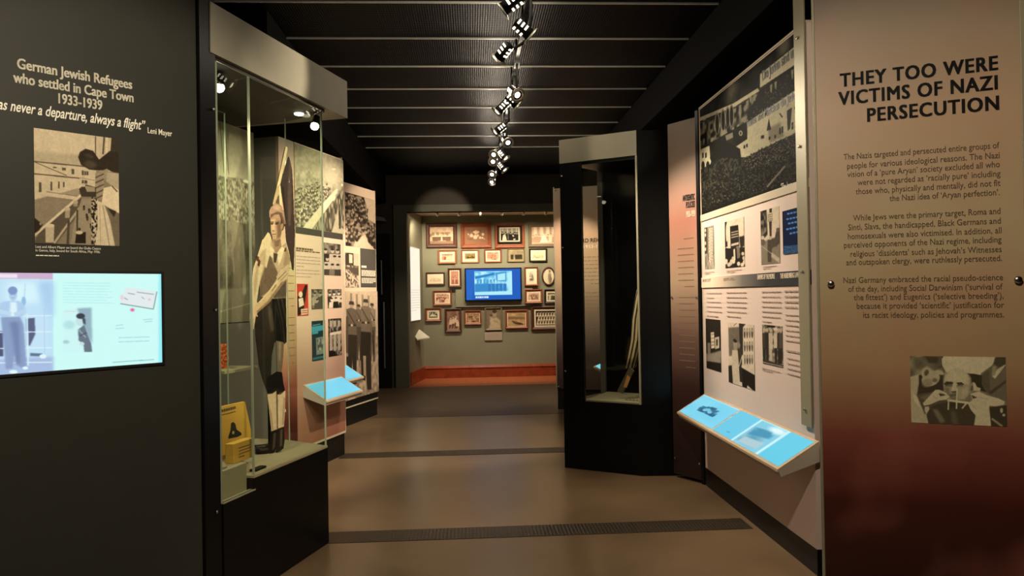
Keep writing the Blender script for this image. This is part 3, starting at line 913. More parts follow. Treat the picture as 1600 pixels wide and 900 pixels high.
# ------------------------------------------------------------------ far right: title panel and next bay
tr = thing('title_panel', 'tan THE THIRD REICH title panel seen past and through the black tower', 'title panel', TR)
obj('board', box(0.0, 0.80, 0.0, 0.02, 0.28, 2.95), ramp_mat('tan_brown_title_print', [(0.0, rgb(48, 38, 32)), (0.2, rgb(72, 56, 47)), (0.38, rgb(128, 106, 88)), (0.55, rgb(182, 154, 122)), (0.75, rgb(190, 148, 116)), (1.0, rgb(150, 136, 116))], 'Z', 0.2, 3.1, 0.5), tr)
obj('kick_base', box(0.0, 0.80, 0.02, 0.08, 0.0, 0.28), M['black'], tr, 'black kick base')
obj('edge_trim', box(-0.012, 0.0, -0.002, 0.03, 0.27, 2.97), M['aluminium'], tr)
xa, za = TR.at(909, 379); xb, zb = TR.at(939, 378)
pit = (xb - xa) / 7.0
text('heading', 'THE THIRD REICH', tr, xa - pit * 7.0, (za + zb) / 2, 0.075, M['black_text'], width=pit * 15.3, bold=0.02)
text('dates', '1933-1945', tr, xa + pit * 0.3, (za + zb) / 2 - 0.075, 0.062, M['pale_text'], width=pit * 8.0)
body_lines('body_text', tr, xa - 0.05, xb + 0.1, 2.02, 8, 0.05, 0.008, M['faint_text'], 21, right=True)
body_lines('body_text', tr, xa - 0.05, xb + 0.1, 1.55, 6, 0.05, 0.008, M['faint_text'], 22, right=True)
for py in (297, 604):
    x, z = TR.at(874, py); add_bolt(tr, 0.02, z, 0.0, 0.012, 0.016)
bm = bmesh.new()
add_box(bm, 0.0, 1.9, 0.0, 0.06, 0.143, 3.0, 0)
add_box(bm, 0.0, 1.9, 0.0, 0.06, 0.0, 0.143, 1)
r2 = struct('wall_next_bay', bm, [M['panel_pink'], M['black']])
r2.location = R2.o; r2.rotation_euler = (0, 0, R2.a)

# ------------------------------------------------------------------ printed photographs
def zq(pts, z):
    ox, oy, sc = z
    return [(ox + x / sc, oy + y / sc) for x, y in pts]

def photo(name, parent, fr, corners, z, paint, dark=(24, 20, 16), light=(232, 214, 186), res=1.5, y=-0.003, tint=True,
          material=None, label=None, seed=1, base=0.5, blur=1, grain=0.03, thick=0.002, surface=None, wmax=300):
    """corners TL TR BR BL in the coordinates of a photo crop z; the print itself is a true rectangle on its panel"""
    px = zq(corners, z)
    q = [fr.at(a, b) for a, b in px]
    x0 = (q[0][0] + q[3][0]) / 2; x1 = (q[1][0] + q[2][0]) / 2
    z1 = (q[0][1] + q[1][1]) / 2; z0 = (q[2][1] + q[3][1]) / 2
    hp = (abs(px[3][1] - px[0][1]) + abs(px[2][1] - px[1][1])) / 2
    wp = max(abs(px[1][0] - px[0][0]), hp * (x1 - x0) / (z1 - z0) * 0.75)
    w = int(min(wmax, max(24, wp * res))); h = int(min(wmax, max(24, hp * res)))
    p = Pic(w, h, corners, base, seed)
    paint(p)
    if grain: p.grain(grain)
    d = p.done(dark, light, blur, tint)
    return picture(name, None, rectq(x0, x1, z0, z1), parent, y, thick, material, label, d)

def paint_skull(p):
    P = p.poly
    p.noise([(60, 90), (430, 90), (420, 300), (75, 480)], 10, 8, 0.2, 0.72, 1.6)
    P([(110, 120), (390, 110), (400, 190), (330, 260), (250, 210), (150, 235)], 0.36, 4, 0.8)
    P([(235, 115), (370, 120), (350, 180), (260, 175)], 0.18, 5)
    P([(420, 100), (945, 100), (900, 210), (780, 300), (640, 275), (440, 270), (400, 200), (395, 140)], 0.93, 1)
    P([(930, 150), (1060, 100), (1060, 570), (850, 490), (780, 380), (790, 280), (900, 200)], 0.40, 2)
    P([(800, 300), (870, 240), (880, 470), (840, 470), (790, 380)], 0.30, 4)
    P([(860, 470), (1060, 330), (1060, 360), (890, 490)], 0.22, 2)
    P([(950, 240), (1050, 180), (930, 335), (900, 310)], 0.88, 1)
    P([(905, 210), (945, 200), (930, 300), (895, 300)], 0.62, 2)
    P([(930, 120), (1060, 90), (1040, 185), (970, 220), (920, 185)], 0.2, 3)
    P([(650, 280), (720, 285), (800, 300), (795, 390), (840, 470), (700, 430), (690, 330)], 0.12, 1)
    P([(150, 300), (420, 270), (415, 450), (150, 500), (165, 380)], 0.14, 2)
    P([(75, 320), (165, 290), (165, 380), (145, 490), (250, 690), (270, 800), (80, 800)], 0.80, 2)
    P([(100, 480), (150, 520), (190, 640), (120, 560)], 0.92, 3)
    P([(140, 490), (330, 465), (460, 550), (300, 650), (225, 690)], 0.28, 3)
    P([(170, 520), (330, 470), (250, 560)], 0.5, 4, 0.7)
    p.ell(285, 335, 95, 72, 0.80, -25)
    p.ell(250, 375, 50, 40, 0.62, -25, 0.6)
    p.ell(325, 350, 26, 20, 0.42, 0, 0.8)
    p.ell(235, 275, 44, 52, 0.78, 20); p.ell(242, 275, 22, 32, 0.3, 20, 0.6)
    P([(330, 250), (390, 250), (425, 285), (400, 300), (360, 290)], 0.8, 2)
    P([(240, 690), (300, 610), (450, 560), (640, 570), (730, 690), (715, 810), (265, 800)], 0.19, 2)
    P([(300, 640), (350, 640), (430, 760), (380, 780)], 0.46, 6)
    P([(480, 650), (530, 660), (560, 790), (500, 790)], 0.32, 8)
    P([(225, 615), (265, 610), (270, 640), (240, 690), (222, 650)], 0.85, 1)
    # head of the man being measured
    p.ell(545, 385, 133, 150, 0.78); p.ell(545, 330, 120, 90, 0.9, 0, 0.5)
    P([(415, 400), (430, 490), (470, 540), (620, 545), (670, 480), (690, 390)], 0.72, 3)
    P([(415, 410), (470, 430), (480, 520), (440, 500)], 0.5, 5)
    P([(590, 440), (660, 420), (650, 510), (600, 540)], 0.8, 6)
    P([(415, 385), (440, 362), (505, 366), (512, 388), (430, 402)], 0.17, 1)
    P([(538, 374), (592, 368), (622, 392), (560, 400)], 0.2, 1)
    P([(425, 400), (505, 392), (500, 412), (430, 415)], 0.4, 2); P([(545, 398), (615, 396), (600, 412), (550, 412)], 0.45, 2)
    P([(507, 380), (535, 380), (545, 455), (490, 462)], 0.9, 1)
    P([(487, 460), (545, 456), (535, 480), (495, 478)], 0.32, 1)
    P([(470, 488), (540, 482), (548, 508), (478, 520)], 0.36, 2)
    P([(475, 520), (560, 514), (550, 545), (490, 548)], 0.5, 2)
    p.ell(692, 425, 26, 52, 0.62, 12); p.ell(696, 430, 10, 30, 0.3, 12, 0.6)
    P([(205, 580), (330, 445), (372, 445), (440, 478), (472, 515), (440, 545), (370, 552), (280, 592), (218, 605)], 0.9, 1)
    P([(362, 482), (420, 486), (432, 500), (380, 512)], 0.2, 1); p.line([(300, 500), (350, 540)], 5, 0.7); p.line([(370, 470), (460, 510)], 4, 0.66)
    p.line([(450, 548), (700, 582)], 22, 0.94)
    p.line([(462, 545), (458, 645)], 14, 0.9); p.line([(548, 430), (540, 635)], 15, 0.92); p.line([(595, 632), (640, 580)], 16, 0.9)
    P([(480, 572), (530, 578), (530, 620), (480, 610)], 0.15, 1)
    P([(680, 485), (765, 460), (850, 500), (960, 530), (1025, 562), (1015, 592), (940, 612), (868, 602), (885, 810), (712, 810), (730, 700), (680, 640), (655, 580), (700, 545), (690, 510)], 0.92, 1)
    P([(690, 495), (750, 522), (705, 535)], 0.22, 1)
    P([(705, 365), (728, 375), (745, 415), (785, 430), (775, 458), (715, 455)], 0.88, 1)
    p.line([(760, 520), (860, 540)], 5, 0.72); p.line([(690, 590), (740, 640)], 6, 0.72)
    P([(868, 618), (1060, 595), (1060, 830), (885, 810)], 0.15, 2)
    p.ell(990, 650, 15, 25, 0.8); p.ell(1012, 696, 15, 14, 0.8); p.line([(890, 730), (995, 808)], 22, 0.6)

photo('photograph', rp, RP, [(75, 105), (1040, 115), (1045, 812), (90, 772)], (1410, 540, 6.43), paint_skull, (52, 44, 30), (252, 238, 190), 2.0, -0.003,
      label='old photograph of a seated man whose head is measured')

def paint_ship(p):
    P = p.poly
    P([(40, 30), (640, 100), (640, 330), (40, 270)], 0.84, 0)
    P([(40, 200), (450, 230), (450, 320), (40, 290)], 0.74, 8)
    P([(50, 268), (400, 300), (470, 330), (470, 440), (340, 470), (60, 525)], 0.83, 0)
    p.line([(50, 268), (400, 302)], 8, 0.3); p.line([(55, 350), (360, 380)], 8, 0.28); p.line([(60, 272), (275, 362)], 5, 0.32)
    p.line([(360, 375), (460, 395)], 4, 0.5)
    for x, y, a, b in ((97, 440, 9, 33), (172, 432, 6, 30), (222, 425, 5, 24), (255, 422, 5, 18), (256, 318, 13, 9), (196, 308, 13, 5), (316, 335, 9, 18), (382, 343, 7, 16), (398, 345, 6, 14), (413, 346, 6, 14), (382, 403, 7, 12), (402, 404, 10, 12)):
        P([(x - a, y - b), (x + a, y - b + 2), (x + a, y + b), (x - a, y + b)], 0.3, 0)
    P([(55, 525), (150, 500), (315, 530), (110, 695), (60, 650)], 0.53, 2)
    P([(140, 470), (345, 500), (340, 525), (155, 502)], 0.84, 0); p.line([(140, 470), (345, 500)], 4, 0.4)
    P([(230, 480), (350, 445), (360, 500)], 0.62, 1)
    P([(110, 720), (375, 505), (365, 600), (200, 825), (60, 825), (70, 780)], 0.30, 2)
    p.line([(55, 765), (370, 492)], 17, 0.88); p.line([(190, 815), (372, 560)], 15, 0.72)
    for x0, y0, x1, y1, v in ((132, 690, 192, 810, 0.78), (262, 580, 298, 645, 0.66), (318, 533, 350, 568, 0.6)):
        P([(x0, y0 + 8), (x1, y0), (x1 - 4, y1), (x0 + 2, y1)], v, 1); p.ell((x0 + x1) / 2, y0 + 6, (x1 - x0) / 2, 12, v + 0.12)
    P([(375, 515), (470, 520), (445, 830), (300, 830), (330, 640)], 0.6, 1)
    p.line([(288, 660), (282, 820)], 16, 0.25); p.line([(345, 590), (345, 770)], 12, 0.22)
    for x, y in ((390, 570), (408, 625), (424, 590), (440, 600), (412, 640), (436, 690), (360, 720)):
        p.ell(x, y, 8, 10, 0.15); p.ell(x, y + 14, 7, 10, 0.2)
    P([(338, 745), (402, 738), (402, 815), (330, 815)], 0.08, 1); p.ell(358, 742, 24, 12, 0.85)
    P([(55, 640), (115, 690), (90, 730), (60, 750)], 0.1, 2); p.ell(100, 685, 8, 10, 0.55)
    P([(462, 100), (640, 110), (640, 340), (465, 330)], 0.80, 0)
    p.line([(466, 100), (466, 240)], 8, 0.35); p.line([(524, 105), (516, 220)], 12, 0.28); p.line([(545, 108), (540, 215)], 10, 0.88)
    P([(572, 108), (640, 112), (640, 360), (560, 330), (565, 200)], 0.16, 1)
    P([(440, 500), (485, 525), (475, 825), (438, 820)], 0.35, 1); p.noise([(440, 500), (485, 525), (475, 825), (438, 820)], 60, 70, 0.05, 0.8, 3)
    P([(350, 240), (362, 205), (400, 183), (450, 197), (490, 255), (560, 198), (640, 205), (640, 355), (560, 325), (490, 328), (425, 322), (370, 290)], 0.12, 1)
    p.ell(432, 288, 40, 26, 0.24, 10, 0.7); p.ell(425, 232, 30, 12, 0.2, 20, 0.8)
    P([(465, 345), (545, 315), (562, 350), (522, 400), (530, 520), (478, 525), (463, 430)], 0.6, 1)
    for y in (360, 395, 430, 465, 500): p.line([(466, y + 16), (522, y - 10)], 9, 0.28)
    P([(545, 340), (622, 345), (640, 480), (580, 432), (535, 400)], 0.72, 2)
    P([(520, 445), (580, 430), (640, 470), (640, 620), (565, 585), (508, 545)], 0.93, 1)
    p.line([(575, 430), (612, 470)], 8, 0.3)
    P([(355, 452), (395, 420), (470, 440), (470, 505), (372, 502)], 0.18, 1); P([(392, 428), (462, 440), (464, 470), (410, 470)], 0.62, 1); p.ell(385, 425, 14, 12, 0.82)
    P([(478, 530), (520, 545), (565, 660), (600, 840), (462, 840), (480, 700)], 0.88, 1)
    p.line([(515, 560), (560, 830)], 8, 0.66); p.line([(495, 560), (500, 830)], 5, 0.72)
    P([(540, 575), (640, 625), (640, 840), (598, 840), (570, 690)], 0.42, 3); P([(545, 575), (605, 600), (590, 640)], 0.14, 2)

photo('photograph', lp, LP, [(53, 42), (618, 117), (628, 832), (62, 815)], (40, 190, 4.286), paint_ship, (30, 24, 17), (252, 232, 190), 1.8,
      label='sepia photograph of a person leaning over a ship rail')

# ------------------------------------------------------------------ lit screen of the left panel
def project(P):
    v = Vector(P) - Vector((0, 0, EYE))
    return 800 + FOCAL_PX * v.dot(CR) / v.dot(CF), 450 - FOCAL_PX * v.dot(CU) / v.dot(CF)
SX0, SX1, SZ0, SZ1 = -1.03, -0.197, 1.263, 1.670
LPZ = (0, 400, 4.09)
sq = [((px - 0) * 4.09, (py - 400) * 4.09) for px, py in (project(LP.w(x, 0, z)) for x, z in ((SX0, SZ1), (SX1, SZ1), (SX1, SZ0), (SX0, SZ0)))]
pc = Pic(330, 200, sq, (0.80, 0.97, 0.96), 4)
C = lambda r, g, b: (r / 255, g / 255, b / 255)
pc.noise(None, 3, 3, C(188, 248, 244), C(214, 252, 248))
pc.poly([(340, 90), (1100, 90), (1100, 800), (340, 800)], C(205, 251, 246), 6)
pc.poly([(-500, 60), (335, 104), (335, 152), (-500, 140)], C(206, 178, 208))
pc.poly([(-200, 112), (110, 118), (110, 142), (-200, 138)], C(240, 225, 240))
pc.poly([(-500, 140), (338, 156), (338, 800), (-500, 800)], C(192, 226, 246))
pc.poly([(40, 170), (250, 170), (250, 300), (40, 300)], C(214, 244, 252), 12)
pc.poly([(240, 170), (338, 165), (338, 380), (300, 390)], C(172, 208, 240), 10)
pc.poly([(-500, 690), (338, 640), (338, 800), (-500, 800)], C(168, 190, 226), 5)
pc.poly([(220, 390), (300, 390), (300, 590), (200, 590)], C(196, 228, 246), 2)
pc.poly([(165, 400), (220, 395), (224, 500), (190, 572), (170, 570)], C(92, 98, 130), 1)
pc.poly([(-40, 480), (20, 480), (20, 640), (-40, 640)], C(84, 88, 122), 1)
for y in (384, 486, 588, 680): pc.line([(-300, y + 6), (330, y - 3)], 6, C(222, 244, 250))
pc.line([(172, 370), (178, 700)], 10, C(214, 240, 250)); pc.line([(280, 340), (284, 640)], 5, C(176, 206, 236))
pc.line([(160, 180), (150, 330)], 5, C(176, 210, 240)); pc.ell(150, 290, 14, 30, C(150, 190, 226))
pc.poly([(190, 618), (270, 622), (260, 640), (190, 638)], C(96, 120, 150), 1); pc.ell(272, 640, 22, 14, C(226, 246, 250))
pc.poly([(4, 390), (126, 385), (150, 440), (168, 690), (160, 722), (110, 700), (90, 620), (80, 716), (36, 722), (22, 560)], C(140, 160, 198), 2)
pc.poly([(60, 420), (120, 420), (130, 690), (100, 690), (86, 560)], C(116, 134, 172), 5)
pc.poly([(0, 300), (40, 288), (120, 288), (150, 310), (165, 360), (140, 388), (6, 390), (-20, 360)], C(176, 206, 236), 2)
pc.poly([(64, 296), (104, 296), (110, 385), (62, 385)], C(222, 244, 250), 2)
pc.line([(-20, 350), (70, 372)], 26, C(190, 218, 240)); pc.line([(160, 350), (90, 376)], 26, C(186, 214, 238))
pc.ell(82, 248, 26, 40, C(176, 206, 234)); pc.ell(80, 222, 30, 26, C(128, 152, 200)); pc.ell(72, 248, 4, 3, C(120, 150, 190)); pc.ell(92, 248, 4, 3, C(120, 150, 190)); pc.line([(74, 268), (90, 268)], 4, C(150, 160, 200))
pc.ell(84, 738, 26, 12, C(226, 248, 250)); pc.ell(160, 714, 18, 10, C(226, 248, 250))
for i in range(8): pc.line([(400, 172 + 18 * i), (700 + 30 * math.sin(i * 3), 176 + 18 * i)], 4, C(176, 232, 226), 0.8)
pc.poly([(800, 200), (998, 228), (976, 340), (765, 305)], C(226, 236, 236)); pc.line([(765, 305), (976, 340), (998, 228)], 5, C(110, 130, 130))
for a, b, c, d in ((812, 238, 858, 246), (870, 232, 980, 246), (790, 268, 812, 280), (900, 262, 918, 276)): pc.line([(a, b), (c, d)], 4, C(130, 140, 140))
pc.ell(842, 345, 13, 10, C(232, 100, 160), 0, 0.9); pc.ell(950, 278, 8, 8, C(240, 190, 200), 0, 0.9); pc.ell(775, 265, 10, 16, C(240, 205, 210), 0, 0.9)
pc.poly([(400, 345), (580, 330), (586, 612), (400, 612)], C(206, 246, 244), 2)
pc.line([(410, 353), (480, 354)], 3, C(240, 190, 200)); pc.ell(440, 440, 36, 26, C(180, 226, 230), 0, 0.8); pc.ell(420, 548, 20, 12, C(170, 208, 212), 0, 0.6)
pc.poly([(490, 335), (582, 330), (586, 560), (540, 480)], C(150, 180, 192), 3)
pc.ell(508, 412, 26, 36, C(196, 226, 228)); pc.ell(512, 384, 28, 18, C(60, 66, 76)); pc.poly([(520, 390), (542, 400), (545, 440), (528, 430)], C(70, 80, 88), 1)
pc.poly([(495, 470), (535, 440), (556, 500), (580, 560), (586, 612), (536, 612), (530, 560), (500, 540)], C(104, 118, 132), 1)
pc.line([(500, 470), (545, 520)], 8, C(150, 170, 180)); pc.line([(505, 510), (550, 490)], 6, C(70, 80, 92)); pc.ell(520, 560, 16, 12, C(200, 226, 226))
for a, b, c in ((732, 465, 790), (735, 445, 785), (910, 408, 970), (920, 422, 970), (755, 522, 950), (755, 548, 950)): pc.line([(a, b), (c, b - 6)], 4, C(160, 206, 204))
pc.line([(715, 678), (980, 660)], 3, C(100, 150, 150))
pc.poly([(1010, 95), (1034, 95), (1034, 700), (1010, 700)], C(150, 236, 244), 3)
scr = tag(link_mesh('touch_screen', bpy.data.meshes.new('touch_screen'), M['black']), 'bright cyan touch screen set into the left text panel under the ship photograph', 'screen')
bm = bmesh.new()
for x0, x1, z0, z1 in ((SX0 - 0.012, SX1 + 0.012, SZ1, SZ1 + 0.012), (SX0 - 0.012, SX1 + 0.012, SZ0 - 0.012, SZ0), (SX0 - 0.012, SX0, SZ0, SZ1), (SX1, SX1 + 0.012, SZ0, SZ1)):
    add_box(bm, x0, x1, -0.008, 0.0, z0, z1)
bm.to_mesh(scr.data); bm.free()
scr.location = LP.o; scr.rotation_euler = (0, 0, LP.a)
picture('display', None, rectq(SX0, SX1, SZ0, SZ1), scr, -0.005, 0.004, M['screen'], 'lit display showing a person at a railing', pc.done(tint=False, blur=1))

# ------------------------------------------------------------------ rally photograph and prints on the right wall
WZ = (1090, 40, 3.105)
def paint_rally(p):
    P = p.poly
    p.noise(None, 24, 18, 0.05, 0.2, 1.8)
    p.ell(165, 310, 26, 60, 0.62, 10, 1.3, 0.85); p.ell(418, 95, 30, 62, 0.6, 8, 1.2, 0.85)  # soft pale blobs: spotlight reflections painted into the print
    p.noise([(15, 465), (300, 325), (300, 430), (15, 600)], 40, 26, 0.05, 0.62, 2.4)
    p.line([(10, 462), (178, 388), (295, 312)], 16, 0.84); p.line([(10, 480), (178, 404), (295, 326)], 6, 0.3)
    for x, y in ((97, 470), (125, 452), (147, 440), (165, 430)):
        p.ell(x, y + 8, 12, 52, 0.62); p.ell(x, y + 12, 8, 46, 0.05)
    P([(15, 590), (90, 560), (170, 520), (240, 470), (240, 560), (150, 545), (60, 600)], 0.12, 2)
    P([(135, 535), (170, 520), (172, 545), (140, 560)], 0.6, 1)
    P([(300, 240), (530, 50), (530, 148), (300, 305)], 0.86, 0); p.line([(300, 236), (530, 46)], 5, 0.1); p.line([(300, 238), (300, 306)], 4, 0.1)
    P([(300, 318), (530, 155), (530, 290), (240, 470), (240, 430)], 0.10, 0)
    p.heads([(300, 330), (530, 170), (530, 290), (250, 465)], 170, 3.2, 3.6, 0.06, 0.42)
    for x, y, s in ((350, 290, 40), (372, 275, 36), (455, 215, 45), (482, 195, 46), (505, 178, 48), (250, 350, 30), (270, 340, 30)):
        P([(x, y), (x + 13, y - 8), (x + 9, y + s), (x + 3, y + s * 0.8)], 0.66, 1)
    P([(240, 472), (530, 275), (530, 500), (392, 560), (245, 640), (180, 640), (180, 592), (240, 552)], 0.83, 0)
    P([(340, 500), (400, 470), (420, 540), (350, 570)], 0.62, 5)
    P([(345, 450), (356, 505), (334, 512)], 0.16, 0); P([(434, 412), (460, 396), (450, 500), (438, 512)], 0.24, 0); P([(477, 370), (484, 400), (470, 406)], 0.15, 0); p.line([(398, 425), (412, 445)], 6, 0.2); p.line([(500, 365), (524, 378), (524, 460)], 4, 0.25)
    for x, y in ((318, 541), (310, 543), (400, 505), (412, 498), (400, 520), (412, 514), (348, 548), (376, 540), (462, 478), (480, 468), (497, 458), (514, 448), (462, 496), (480, 488), (497, 478), (514, 468), (226, 590), (238, 584)):
        P([(x - 4, y - 7), (x + 4, y - 10), (x + 4, y + 6), (x - 4, y + 9)], 0.15, 0)
    p.ell(208, 524, 9, 13, 0.75); p.ell(208, 524, 5, 8, 0.35)
    P([(15, 604), (60, 584), (64, 650), (100, 612), (106, 620), (80, 700), (15, 706)], 0.78, 1)
    for x in (26, 40): P([(x, 620), (x + 7, 616), (x + 7, 640), (x, 644)], 0.15, 0)
    for x in (30, 52, 72): p.ell(x, 680, 8, 22, 0.15)
    P([(62, 640), (130, 556), (205, 600), (215, 690), (80, 700)], 0.07, 2)
    crowd = [(15, 700), (120, 640), (215, 650), (300, 605), (440, 540), (530, 490), (530, 760), (15, 900)]
    p.noise(crowd, 70, 60, 0.04, 0.3, 2.2)
    p.heads([(210, 640), (440, 535), (530, 490), (530, 640), (230, 700)], 420, 2.6, 3.6, 0.08, 0.58)
    p.heads([(15, 720), (215, 680), (530, 630), (530, 760), (15, 890)], 420, 3.4, 5.0, 0.05, 0.36)
    p.line([(335, 786), (425, 684)], 9, 0.62)
    P([(15, 880), (200, 835), (330, 800), (420, 775), (530, 735), (530, 800), (15, 930)], 0.05, 3, 0.4)
    p.img = np.clip(p.img, 0, 1) ** 1.45
    P([(330, 830), (410, 790), (530, 742), (530, 800), (300, 880)], 0.34, 3)
qz = [(15, 415), (518, -8), (534, 764), (22, 925)]
photo('photograph', rw, RW, qz, WZ, paint_rally, (16, 16, 13), (216, 206, 170), 1.6, -0.006, blur=1, label='huge black and white rally photograph with lettered banners', wmax=420)
def rw_text(s, a, b, h, m_, name, bold=0.0, y=-0.0075, **k):
    x0, z0 = RW.at(*a); x1, z1 = RW.at(*b)
    L = math.hypot(x1 - x0, z1 - z0)
    return text(name, s, rw, x0, z0, h, m_, width=L, bold=bold, tilt=math.atan2(z1 - z0, x1 - x0), y=y, **k)
rw_text('Die Juden sind unser', (1192.5, 127), (1256, 78), 0.088, M['black_text'], 'banner_lettering', 0.02)
rw_text('Frauen und M\u00e4dchen die Juden sin', (1168.5, 200), (1258, 146), 0.072, M['black_text'], 'banner_lettering', 0.015)
rw_text('\u2018The Jews are our Mi', (1222, 298), (1262, 288), 0.062, M['off_white'], 'caption', 0.0)
# title strip
rw_text('BOYCOTT', (1100.5, 440.5), (1113, 439.5), 0.030, M['grey_text'], 'strip_title', 0.01, -0.0125)
rw_text('LEGISLATION', (1133, 439), (1152, 437.5), 0.030, M['grey_text'], 'strip_title', 0.01, -0.0125)
rw_text('ENEMIES OF THE PEOPLE', (1186.5, 436.5), (1213.5, 435), 0.042, M['pale_text'], 'strip_title', 0.02, -0.0125)
rw_text('THE NUREMBERG LAWS', (1222.5, 435), (1253, 433), 0.042, M['pale_text'], 'strip_title', 0.02, -0.0125)

W2Z = (1090, 310, 5.626)
def paint_w1(p):
    p.poly([(60, 240), (90, 240), (90, 640), (60, 640)], 0.2, 2); p.poly([(88, 240), (150, 230), (150, 640), (100, 640)], 0.55, 2)
    p.noise([(62, 480), (150, 480), (150, 640), (62, 640)], 8, 8, 0.35, 0.8)
    for i in range(11): p.poly([(104, 268 + i * 27), (134, 262 + i * 27), (134, 282 + i * 27), (104, 288 + i * 27)], 0.92); p.line([(110, 278 + i * 27), (130, 274 + i * 27)], 5, 0.3)
    for y in (280, 320, 390, 440): p.ell(72, y, 6, 16, 0.85)
def paint_w2(p):
    p.poly([(235, 160), (420, 160), (420, 640), (235, 640)], 0.9)
    p.poly([(244, 200), (262, 200), (268, 420), (246, 430)], 0.1, 1); p.ell(262, 300, 9, 80, 0.9)
    p.poly([(290, 245), (362, 235), (372, 420), (300, 450), (250, 430), (245, 620), (300, 620)], 0.1, 1)
    p.poly([(302, 255), (360, 240), (362, 280), (300, 290)], 0.06)
    for y in (300, 322, 345): p.line([(300, y), (362, y - 12)], 9, 0.7)
    p.poly([(370, 340), (412, 330), (412, 420), (380, 440)], 0.12, 2)
    p.poly([(245, 440), (415, 430), (415, 610), (245, 625)], 0.08, 1)
    p.poly([(300, 400), (365, 385), (365, 405), (300, 420)], 0.85)
    p.heads([(250, 520), (415, 440), (415, 590), (250, 600)], 16, 18, 24, 0.08, 0.9, 0.1)
    p.poly([(318, 450), (332, 440), (336, 540), (322, 545)], 0.9); p.poly([(345, 420), (372, 415), (375, 520), (352, 530)], 0.45)
def paint_w3(p):
    p.poly([(540, 60), (735, 60), (735, 600), (540, 600)], 0.88)
    p.poly([(546, 110), (605, 100), (615, 240), (620, 330), (560, 400), (552, 300)], 0.13, 2); p.noise([(546, 110), (605, 100), (610, 300), (556, 360)], 12, 14, 0.05, 0.45, 2)
    p.poly([(610, 140), (665, 120), (668, 205), (612, 225)], 0.8)
    for y in (150, 170, 190, 205): p.line([(618, y + 6), (662, y - 6)], 5, 0.3)
    p.poly([(632, 90), (655, 85), (655, 130), (632, 130)], 0.15); p.poly([(630, 215), (655, 210), (655, 350), (640, 380)], 0.18)
    p.poly([(555, 400), (640, 370), (735, 340), (735, 600), (570, 600)], 0.5, 4)
    p.poly([(700, 280), (730, 270), (730, 400), (690, 440), (680, 370)], 0.25, 2); p.ell(708, 290, 14, 18, 0.35)
    p.ell(578, 360, 15, 20, 0.8); p.ell(580, 400, 22, 28, 0.35); p.poly([(620, 380), (680, 360), (690, 430), (660, 450), (655, 560), (625, 560)], 0.25, 2); p.ell(645, 360, 12, 16, 0.75)
    p.line([(560, 420), (720, 540)], 4, 0.75); p.poly([(655, 480), (725, 530), (725, 570), (655, 520)], 0.75, 2)
def paint_blue(p):
    p.poly([(740, 40), (1000, 40), (1000, 520), (740, 520)], C(16, 32, 66))
    p.noise([(740, 420), (1000, 400), (1000, 520), (740, 520)], 30, 60, C(30, 62, 104), C(70, 110, 150))
    p.poly([(745, 100), (760, 98), (772, 500), (757, 500)], C(8, 12, 22))
    for y, a in ((140, 795), (187, 790), (228, 805), (275, 790), (318, 820)):
        for i in range(7):
            x = a + i * 28; p.line([(x, y - (x - 790) * 0.2), (x + 22, y - (x - 768) * 0.2)], 15, C(92, 148, 226))
    p.ell(925, 178, 9, 9, C(220, 236, 250))
photo('photograph', rw, RW, [(62, 257), (143, 238), (150, 628), (68, 612)], W2Z, paint_w1, res=1.8, label='narrow photograph with a tall white lettered banner')
photo('photograph', rw, RW, [(242, 205), (410, 165), (415, 598), (247, 614)], W2Z, paint_w2, res=1.8, label='high contrast photograph of a crowd under a shop sign')
photo('photograph', rw, RW, [(548, 115), (720, 68), (728, 568), (572, 584)], W2Z, paint_w3, res=1.8, label='photograph of people beneath a hanging sign')
photo('blue_notice', rw, RW, [(752, 115), (985, 54), (992, 465), (765, 490)], W2Z, paint_blue, res=1.8, tint=False, grain=0.01, y=-0.007, label='dark blue notice with light blue lines of print')
W3Z = (1090, 440, 5.0)
def paint_v1(p):
    p.poly([(50, 280), (200, 280), (200, 730), (50, 730)], 0.1)
    p.noise([(60, 560), (190, 560), (190, 700), (60, 700)], 12, 8, 0.05, 0.6)
    p.poly([(104, 400), (130, 395), (136, 520), (110, 525)], 0.9); p.poly([(136, 440), (170, 430), (172, 520), (140, 530)], 0.8)
    for y in (415, 445, 475, 500): p.line([(106, y), (134, y - 4)], 4, 0.25)
    p.poly([(146, 455), (160, 450), (160, 500), (148, 505)], 0.2)
    p.poly([(80, 480), (104, 480), (104, 580), (84, 590)], 0.5, 2); p.poly([(80, 570), (185, 540), (185, 640), (80, 620)], 0.6, 4)
    p.poly([(75, 620), (190, 640), (190, 720), (75, 690)], 0.08, 2)
